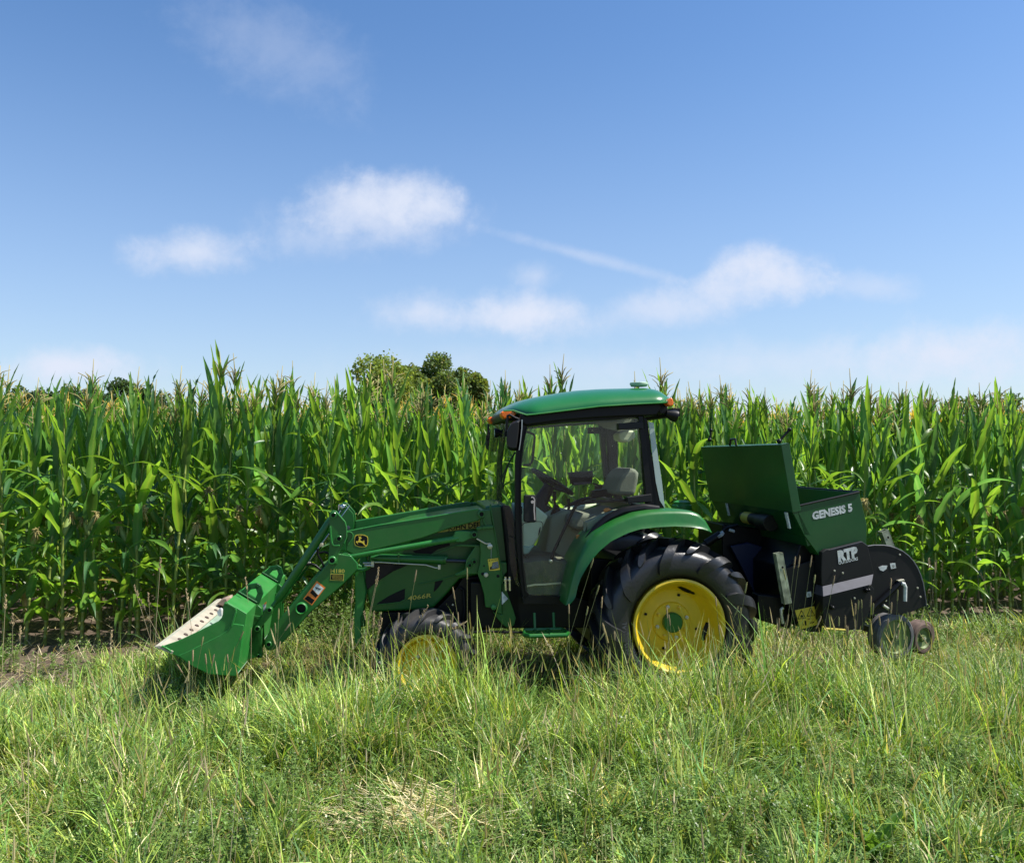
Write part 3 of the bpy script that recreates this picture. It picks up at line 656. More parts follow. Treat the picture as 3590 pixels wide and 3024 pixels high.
for k, (px, yt, w_) in enumerate(((3380,1385,150),(3520,1380,160))):
    tree('distant_tree', px, yt, 100+3*k, w_, 'dark tree just showing between corn tops in the distance on the right', 'distant trees beyond the right of the field', seed=60+k, leaf=.42, n=2500, colr=(.05,.095,.035))

# ============================================================ THE TRACTOR
tractor = empty('tractor', ORG, YAW, 'green tractor with glass cab, yellow rims and a front loader lowered to the grass', 'tractor')
def poly(name, pts, lat, th, m, parent=None, bevel=.004, mirror=False):
    mb = MB().prism(PL(pts, lat), th)
    if mirror: MB().prism(PL(pts, lat), th).flip().build(name, m, parent if parent is not None else tractor, bevel)
    return mb.build(name, m, parent if parent is not None else tractor, bevel)
def tubep(name, pts, lat, r, m, parent=None, n=12):
    lats = lat if isinstance(lat, (list, tuple)) else [lat]*len(pts)
    return MB().tube([L(p, l) for p, l in zip(pts, lats)], r, n).build(name, m, parent if parent is not None else tractor)

# ---- wheels
def make_tyre(Rr, w, rim_r, h, nl, sweep, sgn, big=True):
    """carcass plus lugs round an axis along y, centre at the origin; sgn mirrors the outer side"""
    rc_ = (Rr-h+rim_r)/2; ar = (Rr-h-rim_r)/2
    def car(phi):
        s_, c_ = math.sin(phi), math.cos(phi)
        return Vector((w/2*math.copysign(abs(s_)**.62, s_), rc_+ar*math.copysign(abs(c_)**.62, c_)))  # (y, r)
    mb = MB()
    prof = [car(R(a)) for a in np.linspace(-158, 158, 61)]
    mb.lathe([(p[1], p[0]) for p in prof], (0, 0, 0), 72)
    for side in (-1, 1):
        for k in range(nl):
            long_ = big and k % 2 == 0
            th0 = 2*math.pi*(k+(.5 if side > 0 else 0))/nl
            pe = R(104 if long_ else (66 if big else 74)); nu = 16; rows = []
            for i in range(nu+1):
                u_ = i/nu; ph = R(-3)+(pe-R(-3))*u_
                p = car(ph*side); q = car((ph+.02)*side); t = (q-p); nrm = Vector((t[1], -t[0])) if side < 0 else Vector((-t[1], t[0]))
                nrm = nrm.normalized() if nrm.length > 0 else Vector((0, 1))
                if nrm.dot(p-Vector((0, rc_))) < 0: nrm = -nrm
                hh = h*(1-.55*max(0, (u_-.6)/.4)**1.2)
                wd = (.50*2*math.pi/nl)*(.41+.25*u_+(.75*u_**1.5 if long_ else 0))
                if u_ > .78: wd *= math.sqrt(max(.0, 1-((u_-.78)/.225)**2))
                th = th0+sgn*sweep*(u_**.75)+(sgn*.10*u_*u_ if long_ else 0)
                row = []
                for vv, top in ((-1.06, 0), (-.93, 1), (-.4, 1), (.4, 1), (.93, 1), (1.06, 0)):
                    o_ = p+nrm*(hh if top else -.006)
                    a = th+vv*wd/2
                    row.append(Vector((o_[1]*math.cos(a), o_[0], o_[1]*math.sin(a))))
                rows.append(row)
            vs = [v for r_ in rows for v in r_]; fs = []
            for i in range(nu):
                for j in range(5): fs.append((i*6+j, i*6+j+1, (i+1)*6+j+1, (i+1)*6+j))
            fs.append(tuple(range(6))); fs.append(tuple(reversed(range(nu*6, nu*6+6))))
            mb.add(vs, fs)
    return mb
def place(mb, c):
    mb.v = [(x+c[0], y+c[1], z+c[2]) for x, y, z in mb.v]; return mb
def wheel(c, Rr, w, rr, h, nl, far, rear, rub):
    s_ = -1 if not far else 1        # the outer side points to -y on the near side
    def mir(mb):
        if far: mb.v = [(x, -y, z) for x, y, z in mb.v]; mb.f = [tuple(reversed(f)) for f in mb.f]
        return place(mb, c)
    y0 = -w/2+.015; dr = rr*.76; dp = .20 if rear else .07
    rim = MB().lathe([(rr-.012, y0+w*.9), (rr+.02, y0+.03), (rr+.022, y0), (rr+.006, y0-.004), (rr-.006, y0+.006), (rr-.012, y0+.03), (rr-.026, y0+.05), (rr-.03, y0+dp*.5),
                      (rr-.06, y0+dp*.85), (dr-.01, y0+dp), (dr-.03, y0+dp+.004), (.15 if rear else .10, y0+dp-.002), (.14 if rear else .09, y0+dp-.014), (0, y0+dp-.014)], (0, 0, 0), 72)
    root = mir(rim).build('rear_wheel' if rear else 'front_wheel', YELLOW, tractor)
    mir(make_tyre(Rr, w, rr+.012, h, nl, .42 if rear else .34, 1, rear)).build('tyre', rub, root, angle=50)
    hub = MB().lathe([(.074, y0+dp), (.074, y0+dp-.05), (.066, y0+dp-.058), (0, y0+dp-.058)], (0, 0, 0), 40) if rear else MB().lathe([(.06, y0+dp), (.055, y0+dp-.05), (.02, y0+dp-.06), (0, y0+dp-.06)], (0, 0, 0), 32)
    mir(hub).build('hub_cap', GREEN if rear else YELLOW, root)
    n = 8 if rear else 6; rb = .118 if rear else .08
    for k in range(n):
        a = 2*math.pi*(k+.35)/n; mb = MB()
        mb.lathe([(.014, 0), (.014, -.018), (.008, -.02), (.008, -.03), (0, -.03)], (rb*math.cos(a), y0+dp-.013, rb*math.sin(a)), 6)
        mir(mb).build('lug_nut', YELLOW if k % 2 else BOLTM, root)
    if rear and not far:
        for k in range(4):
            a = R(73+90*k); mb = MB().box((.205*math.cos(a), y0+dp, .205*math.sin(a)), (.018, .012, .018), Matrix.Rotation(-a, 3, 'Y'))
            mir(mb).build('square_hole', BVIN, root)
        for k, a0 in enumerate((66, -16)):
            mb = MB(); N_ = 12; a_ = []; b_ = []
            for i in range(N_+1):
                a = R(a0-15+30*i/N_); ww = .015*math.sin(math.pi*i/N_)+.002
                a_.append(Vector(((.262-ww)*math.cos(a), y0+dp*.94-.016, (.262-ww)*math.sin(a)))); b_.append(Vector(((.268+ww)*math.cos(a), y0+dp*.80-.016, (.268+ww)*math.sin(a))))
            mb.add(a_+b_, [(i, i+1, N_+1+i+1, N_+1+i) for i in range(N_)])
            mir(mb).build('vent_slot', BVIN, root)
        # moulded lettering on the sidewall
        mb = MB()
        for word, r0, amid in (('INDUSTRIAL', .405, 193), ('TRACTOR', .372, 197)):
            step = 4.1; tot = step*(len(word)-1)
            for i, ch in enumerate(word):
                v, f = text_geo(ch, .012); a = R(amid+tot/2-step*i); hgt = .030
                xm = v[:, 0].mean(); sc_ = hgt/max(v[:, 1].max(), .1)
                rad = Vector((math.cos(a), 0, math.sin(a))); tan = Vector((math.sin(a), 0, -math.cos(a)))
                out = [rad*(r0+q[1]*sc_)+tan*((q[0]-xm)*sc_*.95)+Vector((0, -w/2-.004 if r0 > .39 else -w/2+.002, 0)) for q in v]
                mb.add(out, f)
        mir(mb).build('tyre_lettering', RUBBERG, root, smooth=False, recalc=False)
    return root
RC = L((2352, 2177), .22); FC = L((1494, 2317), .33)
wheel(RC, .624, .44, .325, .052, 18, False, True, RUBBER)
wheel(Vector((RC.x, 2*CLAT-.22, RC.z)), .624, .44, .325, .052, 18, True, True, RUBBER)
wheel(FC, .382, .27, .198, .036, 18, False, False, RUBBERF)
wheel(Vector((FC.x, 2*CLAT-.33, FC.z)), .382, .27, .198, .036, 18, True, False, RUBBERF)

# ---- chassis, axles, underside
ch = MB()
ch.prism(PL(c7((420,930),(1050,930),(1330,650),(1420,500),(1660,480),(1760,1180),(420,1180)), .62), .6)
ch.prism(PL([(1650,2040),(1850,2040),(2080,2110),(2080,2200),(1650,2203)], .46), .92)
ch.build('chassis', BLACK, tractor, .01)
MB().tube([Vector((RC.x, .3, RC.z)), Vector((RC.x, 2*CLAT-.3, RC.z))], .10, 20).prism([Vector((RC.x+a, .52, RC.z+b)) for a, b in ((-.55,-.22),(.42,-.22),(.42,.35),(-.55,.45))], .8).build('rear_axle', BLACK, tractor, .015)
MB().tube([Vector((FC.x, .4, FC.z)), Vector((FC.x, 2*CLAT-.4, FC.z))], .06, 16).box((FC.x, CLAT, FC.z+.03), (.16, .8, .16)).build('front_axle', BLACK, tractor, .01)
det = MB()
for (a, b, rr_) in ((1540,590,.010),(1635,615,.012),(1557,950,.009),(1560,1018,.010),(1628,1035,.008),(1690,970,.008),(1295,840,.008)):
    p = L(c7((a, b))[0], .615); MB().lathe([(rr_, 0), (rr_, -.012), (0, -.012)], p, 10).build('chassis_bolt', BOLTM, tractor)
tubep('hydraulic_hose', c2((1060,1330),(1200,1322),(1330,1328),(1470,1330),(1640,1326)), .30, .009, BLACK)
tubep('brake_pipe', c2((960,960),(1000,980),(1010,1150),(990,1260)), .60, .012, BLACKM)
for x_ in (1345, 1380):
    hy = MB().tube([L(c2((x_, 870))[0], .36), L(c2((x_+3, 985))[0], .36)], .011)
    hy.tube([L(c2((x_, 890))[0], .35), L(c2((x_, 905))[0], .35)], .016).build('hydraulic_coupler', CHROME, tractor)
# step ring under the door
st = MB()
ring = [(1838,2222),(1848,2212),(1870,2208),(1975,2207),(1990,2215),(1992,2228),(1975,2238),(1860,2240),(1842,2234)]
a = L((1838, 2223), .10); b = L((1993, 2223), .10)
path = [Vector((a.x, .10, a.z)), Vector((a.x+.03, .04, a.z)), Vector((b.x-.03, .04, a.z)), Vector((b.x, .10, a.z)), Vector((b.x-.02, .24, a.z)), Vector((a.x+.02, .24, a.z)), Vector((a.x, .10, a.z))]
st.tube(path, .016, 10)
for t_ in (.3, .6): st.box((a.x+(b.x-a.x)*t_, .14, a.z), (.02, .2, .02))
st.box(((a.x+b.x)/2, .14, a.z), (abs(b.x-a.x)*.9, .02, .018))
for xx in (a.x+.10, b.x-.08): st.tube([Vector((xx, .24, a.z)), Vector((xx, .27, a.z+.12))], .01, 8)
st.build('step', GREEN, tractor)

# ---- front guard and bonnet
poly('front_guard', c7((85,330),(180,360),(225,640),(190,940),(160,1000),(165,1330),(80,1330),(75,960),(92,900),(85,600)), .58, .03, GREENB, bevel=.01, mirror=True)
poly('guard_crossbar', c7((82,860),(195,860),(190,930),(80,930)), .60, .64, GREENB, bevel=.01)
hood_side = PL([(1300,1880),(1330,1850),(1438,1816),(1583,1790),(1700,1776),(1752,1772),(1762,1800),(1770,1965),(1700,2010),(1611,2030),(1560,2090),(1518,2132),(1420,2140),(1300,2146),(1288,2080),(1284,1990)], .57)
hb = MB(); hood_side = [Vector((p.x, p.y, p.z-(.045 if i in (1, 2, 3, 4, 5) else 0))) for i, p in enumerate(hood_side)]; inner = [Vector((p.x, .70, p.z+(.022 if i in (1, 2, 3, 4, 5) else 0))) for i, p in enumerate(hood_side)]
n = len(hood_side); hs0 = [Vector(p) for p in hood_side]; far_in = [Vector((p.x, 2*CLAT-.68, p.z)) for p in inner]; far_out = [Vector((p.x, 2*CLAT-p.y, p.z)) for p in hs0]
ringv = [hs0, inner, far_in, far_out]
vs = [v for r_ in ringv for v in r_]; fs = [tuple(range(n)), tuple(reversed(range(3*n, 4*n)))]
for r_ in range(3): fs += [(r_*n+i, r_*n+(i+1) % n, (r_+1)*n+(i+1) % n, (r_+1)*n+i) for i in range(n)]
hood = hb.add(vs, fs).build('bonnet', GREEND, tractor, .02, segs=3)
poly('grille', c7((215,330),(440,300),(740,355),(560,430),(420,520),(330,580),(240,660),(215,560)), .562, .02, BVIN, hood, .004)
poly('side_vent', c7((350,838),(420,790),(500,740),(600,690),(705,645),(700,780),(640,805),(420,835)), .563, .02, BVIN, hood, .004)
poly('upper_vent', c7((800,180),(1165,90),(1260,75),(1262,115),(1110,160),(1030,215),(830,205)), .564, .02, BVIN, hood, .003)
poly('rear_vent', c7((1080,545),(1180,540),(1110,640),(1060,690)), .5635, .02, BVIN, hood, .003)
hl = MB(); ribbon(hl, c7((350,845),(640,812),(720,770)), .007, .560, .004); ribbon(hl, c7((880,590),(1100,545),(1390,465),(1640,455)), .008, .558, .006)
ribbon(hl, c7((1020,235),(1345,112),(1620,112)), .012, .556, .008); hl.build('bonnet_ridge', GREEN, hood, .002)
poly('name_panel', c2((760,512),(862,484),(1000,430),(1230,385),(1230,462),(1000,482)), .560, .006, YDULL, hood, .001)
mb = MB(); text(mb, 'JOHN DEERE', c2((868,492))[0], c2((1200,456))[0], 18, .5575, .022); mb.build('name_lettering', BVIN, hood, smooth=False, recalc=False)
mb = MB(); text(mb, '4066R', c7((737,792))[0], c7((1032,752))[0], 15.5, .553, .012, .15); mb.build('model_lettering', YDULL, hood, smooth=False, recalc=False)
poly('bonnet_rear_cowl', [(1700,1774),(1758,1768),(1772,1785),(1788,1970),(1770,1972),(1764,2100),(1700,2100)], .50, .84, GREEND, bevel=.02)
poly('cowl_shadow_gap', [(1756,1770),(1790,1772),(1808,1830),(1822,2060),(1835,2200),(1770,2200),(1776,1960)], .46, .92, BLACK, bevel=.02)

# ---- cab
def strip(pts_a, pts_b): return pts_a+pts_b[::-1]
roof_b = PL(c3((248,302),(330,299),(380,316),(430,333),(500,327),(700,303),(1000,266),(1300,247),(1500,238),(1545,224),(1568,208)), .20)
roof_t = PL(c3((244,292),(300,262),(400,226),(560,190),(760,156),(900,138),(1080,127),(1300,122),(1430,120),(1500,132),(1545,172),(1570,203)), .50)
xb = [p.x for p in roof_b]; zb = [p.z for p in roof_b]; xt = [p.x for p in roof_t]; zt = [p.z for p in roof_t]
x0, x1 = min(xb), max(xb); NS = 46; NU = 30
def roofpt(t, u_, dz=0.0, shr=0.0):
    x = x0+(x1-x0)*t; z_b = np.interp(x, xb, zb); xx = xt[0]+(xt[-1]-xt[0])*t; z_t = max(np.interp(xx, xt, zt), z_b+.004)
    hw = .735-.32*max(0, 1-t/.2)**2-.10*max(0, (t-.9)/.1)**2-shr
    a = abs(u_); z = z_b+(z_t-z_b)*(max(0, 1-a**3.2))**.55
    nose = .04*max(0, 1-t/.25)**2; tail = .05*(1-u_*u_)*max(0, (t-.7)/.3)**2
    return Vector((x+nose+tail, CLAT+hw*u_, z+dz))
us = [math.sin(math.pi/2*v) for v in np.linspace(-1, 1, NU+1)]
rf = MB(); vs = [roofpt(i/NS, u_) for i in range(NS+1) for u_ in us]; m1 = NU+1
fs = [(i*m1+j, i*m1+j+1, (i+1)*m1+j+1, (i+1)*m1+j) for i in range(NS) for j in range(NU)]
nv = len(vs); vs += [Vector((roofpt(i/NS, s_).x, roofpt(i/NS, s_).y, roofpt(i/NS, s_).z-.012)) for i in range(NS+1) for s_ in (-1, 1)]
fs += [(i*m1, (i+1)*m1, nv+(i+1)*2, nv+i*2) for i in range(NS)]+[((i+1)*m1+NU, i*m1+NU, nv+i*2+1, nv+(i+1)*2+1) for i in range(NS)]
fs += [(nv+i*2, nv+(i+1)*2, nv+(i+1)*2+1, nv+i*2+1) for i in range(NS)]+[tuple(range(m1))+(nv+1, nv)]+[tuple(range(NS*m1, NS*m1+m1))+(nv+NS*2+1, nv+NS*2)]
roof = rf.add(vs, fs).build('roof', GREENR, tractor, angle=60)
for fl in (False, True):
    rl = MB().tube([p+Vector((0, -.01, -.006)) for p in PL(c3((252,303),(330,300),(380,318),(430,334),(500,328),(700,304),(1000,267),(1300,248),(1500,239),(1545,225)), .19)], .006, 8)
    if fl: rl.flip()
    rl.build('roof_edge_trim', GREENB, roof)
p = L(c3((1300, 108))[0], .55); MB().lathe([(0, 0), (.064, 0), (.068, .012), (.072, .014), (.072, .026), (.068, .03), (0, .032)], Vector((p.x, .55, p.z-.012)), 32, Matrix.Rotation(math.pi/2, 3, 'X')).build('round_receiver', LGREEN, roof)
poly('roof_front_base', c3((258,304),(330,302),(380,320),(425,336),(425,400),(400,392),(264,382),(250,340)), .47, .90, BLACK, bevel=.01)
poly('roof_base', c3((385,322),(430,338),(500,331),(700,307),(1000,270),(1300,252),(1478,246),(1470,305),(1440,345),(1300,350),(1000,362),(700,386),(430,424),(385,395)), .24, 1.36, BLACK, bevel=.015)
# front header lights, mirrors
def amber(name, pts, lat, th, mirror=True):
    return poly(name, pts, lat, th, AMBER, bevel=.012)
amber('turn_signal', c3((232,318),(262,305),(330,306),(356,320),(350,345),(310,362),(260,372),(236,350)), .36, .12)
MB().prism(PL(c3((232,318),(262,305),(330,306),(356,320),(350,345),(310,362),(260,372),(236,350)), .36), .12).flip().build('turn_signal', AMBER, tractor, .012)
amber('rear_turn_signal', c3((1522,228),(1545,206),(1562,210),(1570,240),(1566,268),(1540,272),(1520,256)), .17, .09)
MB().prism(PL(c3((1522,228),(1545,206),(1562,210),(1570,240),(1566,268),(1540,272),(1520,256)), .17), .09).flip().build('rear_turn_signal', AMBER, tractor, .012)
poly('signal_bracket', c3((1440,250),(1520,225),(1525,330),(1475,335),(1440,300)), .27, .05, BLACK, bevel=.008, mirror=True)
def worklamp(name, pa, pb, lat, r):
    a = L(pa, lat); b = L(pb, lat); d = (b-a).normalized(); rot = Vector((0, 1, 0)).rotation_difference(d).to_matrix(); ln = (b-a).length
    o = MB().lathe([(0, 0), (r*.55, 0), (r*.7, ln*.25), (r, ln*.75), (r, ln), (r*.86, ln)], a, 24, rot).build(name, BLACK, tractor)
    MB().lathe([(r*.86, ln*.97), (0, ln*1.02)], a, 24, rot).build('lamp_lens', LENS, o); return o
worklamp('rear_work_lamp', c3((1510, 330))[0], c3((1592, 352))[0], .24, .046)
worklamp('front_work_lamp', cm((350, 865))[0], cm((235, 870))[0], .62, .036)
def mirror_part(lat, dx=0, s=1.0, flip=False):
    k = lambda pts: [(x+dx, y) for x, y in pts]
    mb = MB(); pts = k(cm((650,648),(672,660),(668,800),(645,1000),(622,1140),(585,1152),(500,1140),(462,1110),(445,1000),(458,830),(500,740),(560,680)))
    a = PL(pts, lat); front = [p+Vector((0, .10, 0)) for p in a]
    c_ = sum(a, Vector())/len(a); back = [c_+(p-c_)*.82+Vector((-.02, 0, 0)) for p in a]
    mb.loft([Vector(p) for p in back], front)
    if flip: mb.flip()
    o = mb.build('side_mirror', BLACKM, tractor, .012, segs=3)
    g = MB().prism(PL(k(cm((655,662),(672,665),(668,800),(645,1000),(624,1135),(610,1135),(632,1000),(652,800))), lat+.02), .09)
    if flip: g.flip()
    g.build('mirror_glass', MIRROR, o)
    t = MB().tube([L(q, lat+.12) for q in k(cm((620,660),(560,640),(470,590),(440,600),(430,700),(425,860),(470,890),(520,890)))], .010, 8)
    t.box(L(k(cm((425, 880)))[0], lat+.12), (.035, .03, .045))
    if flip: t.flip()
    t.build('mirror_arm', BLACK, o, .003); return o
mirror_part(.10); mirror_part(.10, flip=True)
# frame of the near and the far side: posts, sill, rails (px traced on the near side, mirrored)
fr = MB()
fr.prism(PL(strip(c3((395,385),(372,500),(347,700),(345,1000),(352,1290),(372,1500),(395,1700),(410,1760)), c3((437,428),(412,560),(396,700),(390,1000),(398,1290),(406,1500),(428,1690),(450,1740))), .27), .06)
fr.prism(PL(c3((400,385),(437,428),(700,398),(960,380),(1290,358),(1310,420),(1335,420),(1325,340),(900,355),(600,380)), .27), .05)
fr.prism(PL(c3((1298,350),(1332,352),(1372,700),(1422,1078),(1372,1078),(1330,700)), .25), .07)
fr.prism(PL(c3((1338,345),(1368,385),(1400,640),(1442,900),(1500,1072),(1440,1078),(1392,1000),(1362,700)), .30), .05)
fr.prism(PL(c3((395,1740),(450,1737),(710,1737),(735,1720),(745,1640),(770,1530),(810,1430),(860,1330),(915,1255),(960,1200),(1020,1152),(1100,1098),(1180,1066),(1300,1046),(1422,1040),(1422,1085),(1300,1090),(1180,1105),(1080,1150),(1000,1220),(930,1310),(870,1420),(820,1540),(780,1680),(760,1800),(410,1800)), .27), .06)
fr.mirror()
fr.box(L(c3((395, 390))[0], CLAT), (.06, 1.3, .07)); fr.box(L(c3((1400, 350))[0], CLAT), (.06, 1.28, .06))
frame = fr.build('cab_frame', BLACK, tractor, .008)
MB().prism(PL(c3((1030,440),(1140,440),(1140,860),(1075,860),(1060,600)), 2*CLAT-.30), .05).prism(PL(c3((908,436),(1150,430),(1150,484),(908,484)), 2*CLAT-.30), .04).box(L(c3((1060, 905))[0], 2*CLAT-.34), (.24, .05, .05)).build('far_pillar', BLACK, tractor, .006)
det = MB()
for q in ((940,460),(1007,456),(1090,580),(1095,660),(1100,690),(1110,770)):
    MB().lathe([(.008, 0), (.008, -.006), (0, -.006)], L(c3(q)[0], 2*CLAT-.301), 8).build('pillar_screw', BOLTM, tractor)
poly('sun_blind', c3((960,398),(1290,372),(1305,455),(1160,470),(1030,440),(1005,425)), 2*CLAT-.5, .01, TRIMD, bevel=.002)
# door with glass, hinges, latch and bar
door = poly('door', strip(c3((428,440),(400,560),(385,700),(380,1000),(388,1290),(398,1500),(420,1700),(450,1737)), c3((440,444),(410,562),(396,700),(391,1000),(399,1290),(409,1500),(430,1695),(456,1728))), .255, .015, BLACK, bevel=.003)
poly('door_glass', c3((440,436),(700,406),(1290,366),(1302,400),(1320,700),(1335,955),(1335,1040),(1290,1046),(1180,1070),(1100,1100),(1020,1152),(960,1202),(905,1265),(855,1335),(805,1440),(765,1540),(742,1640),(728,1715),(700,1734),(470,1734),(440,1715),(410,1500),(398,1290),(390,1000),(396,700),(412,560)), .262, .005, GLASS, door, 0)
poly('upper_hinge', c3((1140,405),(1328,390),(1335,445),(1145,455)), .225, .05, BLACKM, door, .006)
poly('lower_hinge', c3((1210,975),(1398,950),(1402,1012),(1215,1022)), .215, .06, BLACKM, door, .006)
tubep('door_bar', c3((1330,990),(1000,1008),(850,1022),(815,1040),(790,1080),(640,1400),(622,1460)), .30, .012, BLACK, door)
MB().sphere(L(c3((619, 1467))[0], .30), .016, 8).build('bar_cap', BOLTM, door)
hnd = poly('door_handle', c3((418,958),(500,958),(508,975),(508,1160),(500,1170),(420,1170),(412,1158),(414,970)), .215, .045, BLACKM, door, .008)
mbh = MB(); ribbon(mbh, ci((330,250),(360,250),(378,280),(372,420),(382,570)), .010, .209, .006); mbh.lathe([(.012, 0), (.012, -.01), (0, -.01)], L(ci((345, 315))[0], .214), 12); mbh.build('handle_grip', CHROME, door)
poly('handle_plate', ci((188,380),(206,380),(206,490),(188,490)), .24, .02, BLACK, door, .002)
# front and rear glass
fp0 = PL(c3((372,400),(345,700),(343,1000),(343,1040)), .32)
ws = MB(); a_ = [Vector((p.x-.03, .32, p.z)) for p in fp0]; nn = len(a_)
rows = []
for j in range(13):
    t_ = j/12; y = .32+(1.2)*t_; bow = -.11*math.sin(math.pi*t_)**.7
    rows.append([Vector((p.x+bow, y, p.z)) for p in a_])
vs = [v for r_ in rows for v in r_]; fs = [(j*nn+i, j*nn+i+1, (j+1)*nn+i+1, (j+1)*nn+i) for j in range(12) for i in range(nn-1)]
ws.add(vs, fs).build('windscreen', GLASS, tractor)
poly('quarter_glass', c3((250,1035),(343,1040),(352,1290),(372,1500),(395,1690),(345,1640),(305,1500),(292,1290),(275,1150)), .34, .006, GLASS, bevel=0, mirror=True)
poly('quarter_divider', c3((290,1268),(345,1285),(345,1295),(290,1278)), .335, .012, BLACK, bevel=0)
poly('rear_side_glass', c3((1374,392),(1414,400),(1446,640),(1478,850),(1502,1062),(1462,1000),(1432,860),(1404,640)), .285, .006, GLASS_SHEEN, bevel=0, mirror=True)  # its pale colour paints the sky's reflection on the pane
rg = MB(); ra = PL(c3((1415,395),(1452,700),(1498,1066)), .36); nn = 3; rows = [[Vector((p.x+.05*math.sin(math.pi*j/8), .36+1.12*j/8, p.z)) for p in ra] for j in range(9)]
rg.add([v for r_ in rows for v in r_], [(j*3+i, j*3+i+1, (j+1)*3+i+1, (j+1)*3+i) for j in range(8) for i in range(2)]).build('rear_window', GLASS, tractor)
wp = MB(); wp.tube([L(q, .75) for q in cm((560,1165),(500,1260),(440,1370),(330,1600),(270,1740))], .007, 6); wp.tube([L(q, .74) for q in cm((440,1370),(400,1500),(360,1690))], .010, 6); wp.box(L(cm((355, 1700))[0], .74), (.03, .03, .03)); wp.build('wiper', BLACK, tractor)
tubep('cab_handrail', cm((690,850),(760,858),(840,890),(858,930),(845,1100),(825,1290),(790,1360),(680,1370)), 1.50, .011, BLACK)

# ---- inside the cab
poly('floor_mat', c3((410,1480),(560,1462),(770,1470),(745,1560),(735,1640),(715,1738),(440,1738)), .36, 1.1, MATM, bevel=.005)
sl = MB(); ribbon(sl, ci((270,1500),(380,1480),(510,1475),(750,1455)), .012, .345, .01); sl.build('sill_strip', BOLTM, tractor)
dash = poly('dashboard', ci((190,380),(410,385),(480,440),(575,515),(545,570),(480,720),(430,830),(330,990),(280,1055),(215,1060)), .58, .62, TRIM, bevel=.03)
poly('dash_band', ci((205,928),(300,940),(390,915),(330,1000),(300,1050),(220,1065),(208,1000)), .565, .65, LGREEN, bevel=.02, parent=dash)
mbd = MB(); ribbon(mbd, ci((200,650),(230,615),(400,590),(470,592),(495,625),(490,700)), .004, .576, .004); mbd.build('panel_seam', BLACKM, dash)
poly('dash_vent', ci((455,668),(463,670),(455,740),(428,795),(438,720)), .572, .01, BVIN, dash, .001)
poly('pedal', ci((270,1080),(345,1170),(300,1250),(285,1240)), .6, .1, LGREEN, bevel=.01)
# steering wheel: a tilted ring with two spokes
a = L(c3((485, 765))[0], CLAT); b = L(c3((775, 945))[0], CLAT); cst = (a+b)/2; rad = (b-a).length/2*1.02; axd = (b-a).normalized(); nrm = Vector((-axd.z, 0, axd.x))
if nrm.z < 0: nrm = -nrm
sw = MB(); pts = [cst+axd*rad*math.cos(t_)+Vector((0, 1, 0))*rad*math.sin(t_) for t_ in np.linspace(0, 2*math.pi, 33)]
sw.tube(pts, .017, 8, caps=False); hubc = cst-nrm*.05
for ang in (15, 165, 270): sw.tube([hubc, cst+(axd*math.cos(R(ang))+Vector((0, 1, 0))*math.sin(R(ang)))*rad*.98], .014, 6)
sw.tube([hubc+nrm*.01, hubc-nrm*.03], .05, 16); swo = sw.build('steering_wheel', BLACKM, tractor)
MB().tube([hubc-nrm*.03, hubc-nrm*.16, L(c3((560, 1090))[0], CLAT)], [.05, .07, .085], 14).build('steering_column', BLACK, tractor)
seat_b = poly('seat', c3((1120,960),(1130,900),(1170,810),(1210,765),(1250,750),(1285,755),(1306,790),(1300,850),(1275,970)), .66, .52, SEATM, bevel=.05)
poly('seat_cushion', c3((785,1175),(800,1120),(860,1102),(985,1108),(1100,1080),(1180,1060),(1250,1060),(1240,1130),(1000,1240),(800,1230)), .62, .58, SEATM, seat_b, .04)
poly('armrest', c3((945,925),(1110,905),(1125,935),(1100,965),(935,985),(930,960)), .98, .10, BLACK, seat_b, .015)
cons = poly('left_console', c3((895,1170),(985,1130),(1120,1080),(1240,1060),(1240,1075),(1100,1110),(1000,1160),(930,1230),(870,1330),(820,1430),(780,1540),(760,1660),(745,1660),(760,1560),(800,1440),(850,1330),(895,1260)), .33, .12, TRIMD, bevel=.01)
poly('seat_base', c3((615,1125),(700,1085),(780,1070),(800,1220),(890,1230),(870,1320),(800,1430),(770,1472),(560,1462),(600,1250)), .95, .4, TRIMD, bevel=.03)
poly('right_console', c3((640,1110),(700,1080),(850,1040),(1060,1015),(1110,1040),(1000,1100),(700,1200),(620,1180)), 1.32, .18, TRIM, bevel=.03)
tubep('gear_lever', c3((650,945),(648,1000),(655,1050),(665,1080)), 1.05, .010, BLACK)
MB().box(L(c3((648, 965))[0], 1.05), (.03, .03, .08)).lathe([(.05, 0), (.045, .03), (.04, .03), (.036, .055), (.028, .055), (.02, .09), (0, .09)], L(c3((660, 1115))[0], 1.05), 16, Matrix.Rotation(math.pi/2, 3, 'X')).build('lever_boot', BLACK, tractor, .006)
tubep('hand_lever', c3((757,985),(760,1055),(745,1100)), 1.1, .012, BLACK)
MB().sphere(L(c3((1056, 1077))[0], .45), (.032, .022, .02), 8).build('orange_lever_knob', ORANGE, tractor)
MB().prism(PL(c3((818,1268),(835,1262),(862,1280),(860,1292),(835,1290),(820,1300)), .42), .03).build('orange_latch', ORANGE, tractor, .004)
mon = poly('monitor', c3((755,785),(945,770),(948,800),(940,870),(800,885),(780,870)), 1.20, .05, BLACK, bevel=.008)
poly('monitor_screen', c3((795,862),(930,855),(928,872),(800,880)), 1.197, .004, GREYSTEEL_LIT, mon, 0)
tubep('monitor_arm', c3((945,870),(1000,885),(1080,880),(1140,870)), 1.25, .008, BLACK)
poly('headliner_pod', c3((1140,480),(1200,458),(1272,460),(1275,520),(1220,552),(1150,540)), 1.0, .2, TRIM, bevel=.02)
poly('cab_rear_wall', c3((1240,1020),(1500,1062),(1500,1150),(1300,1180),(1220,1120)), .34, 1.15, BLACK, bevel=.01)
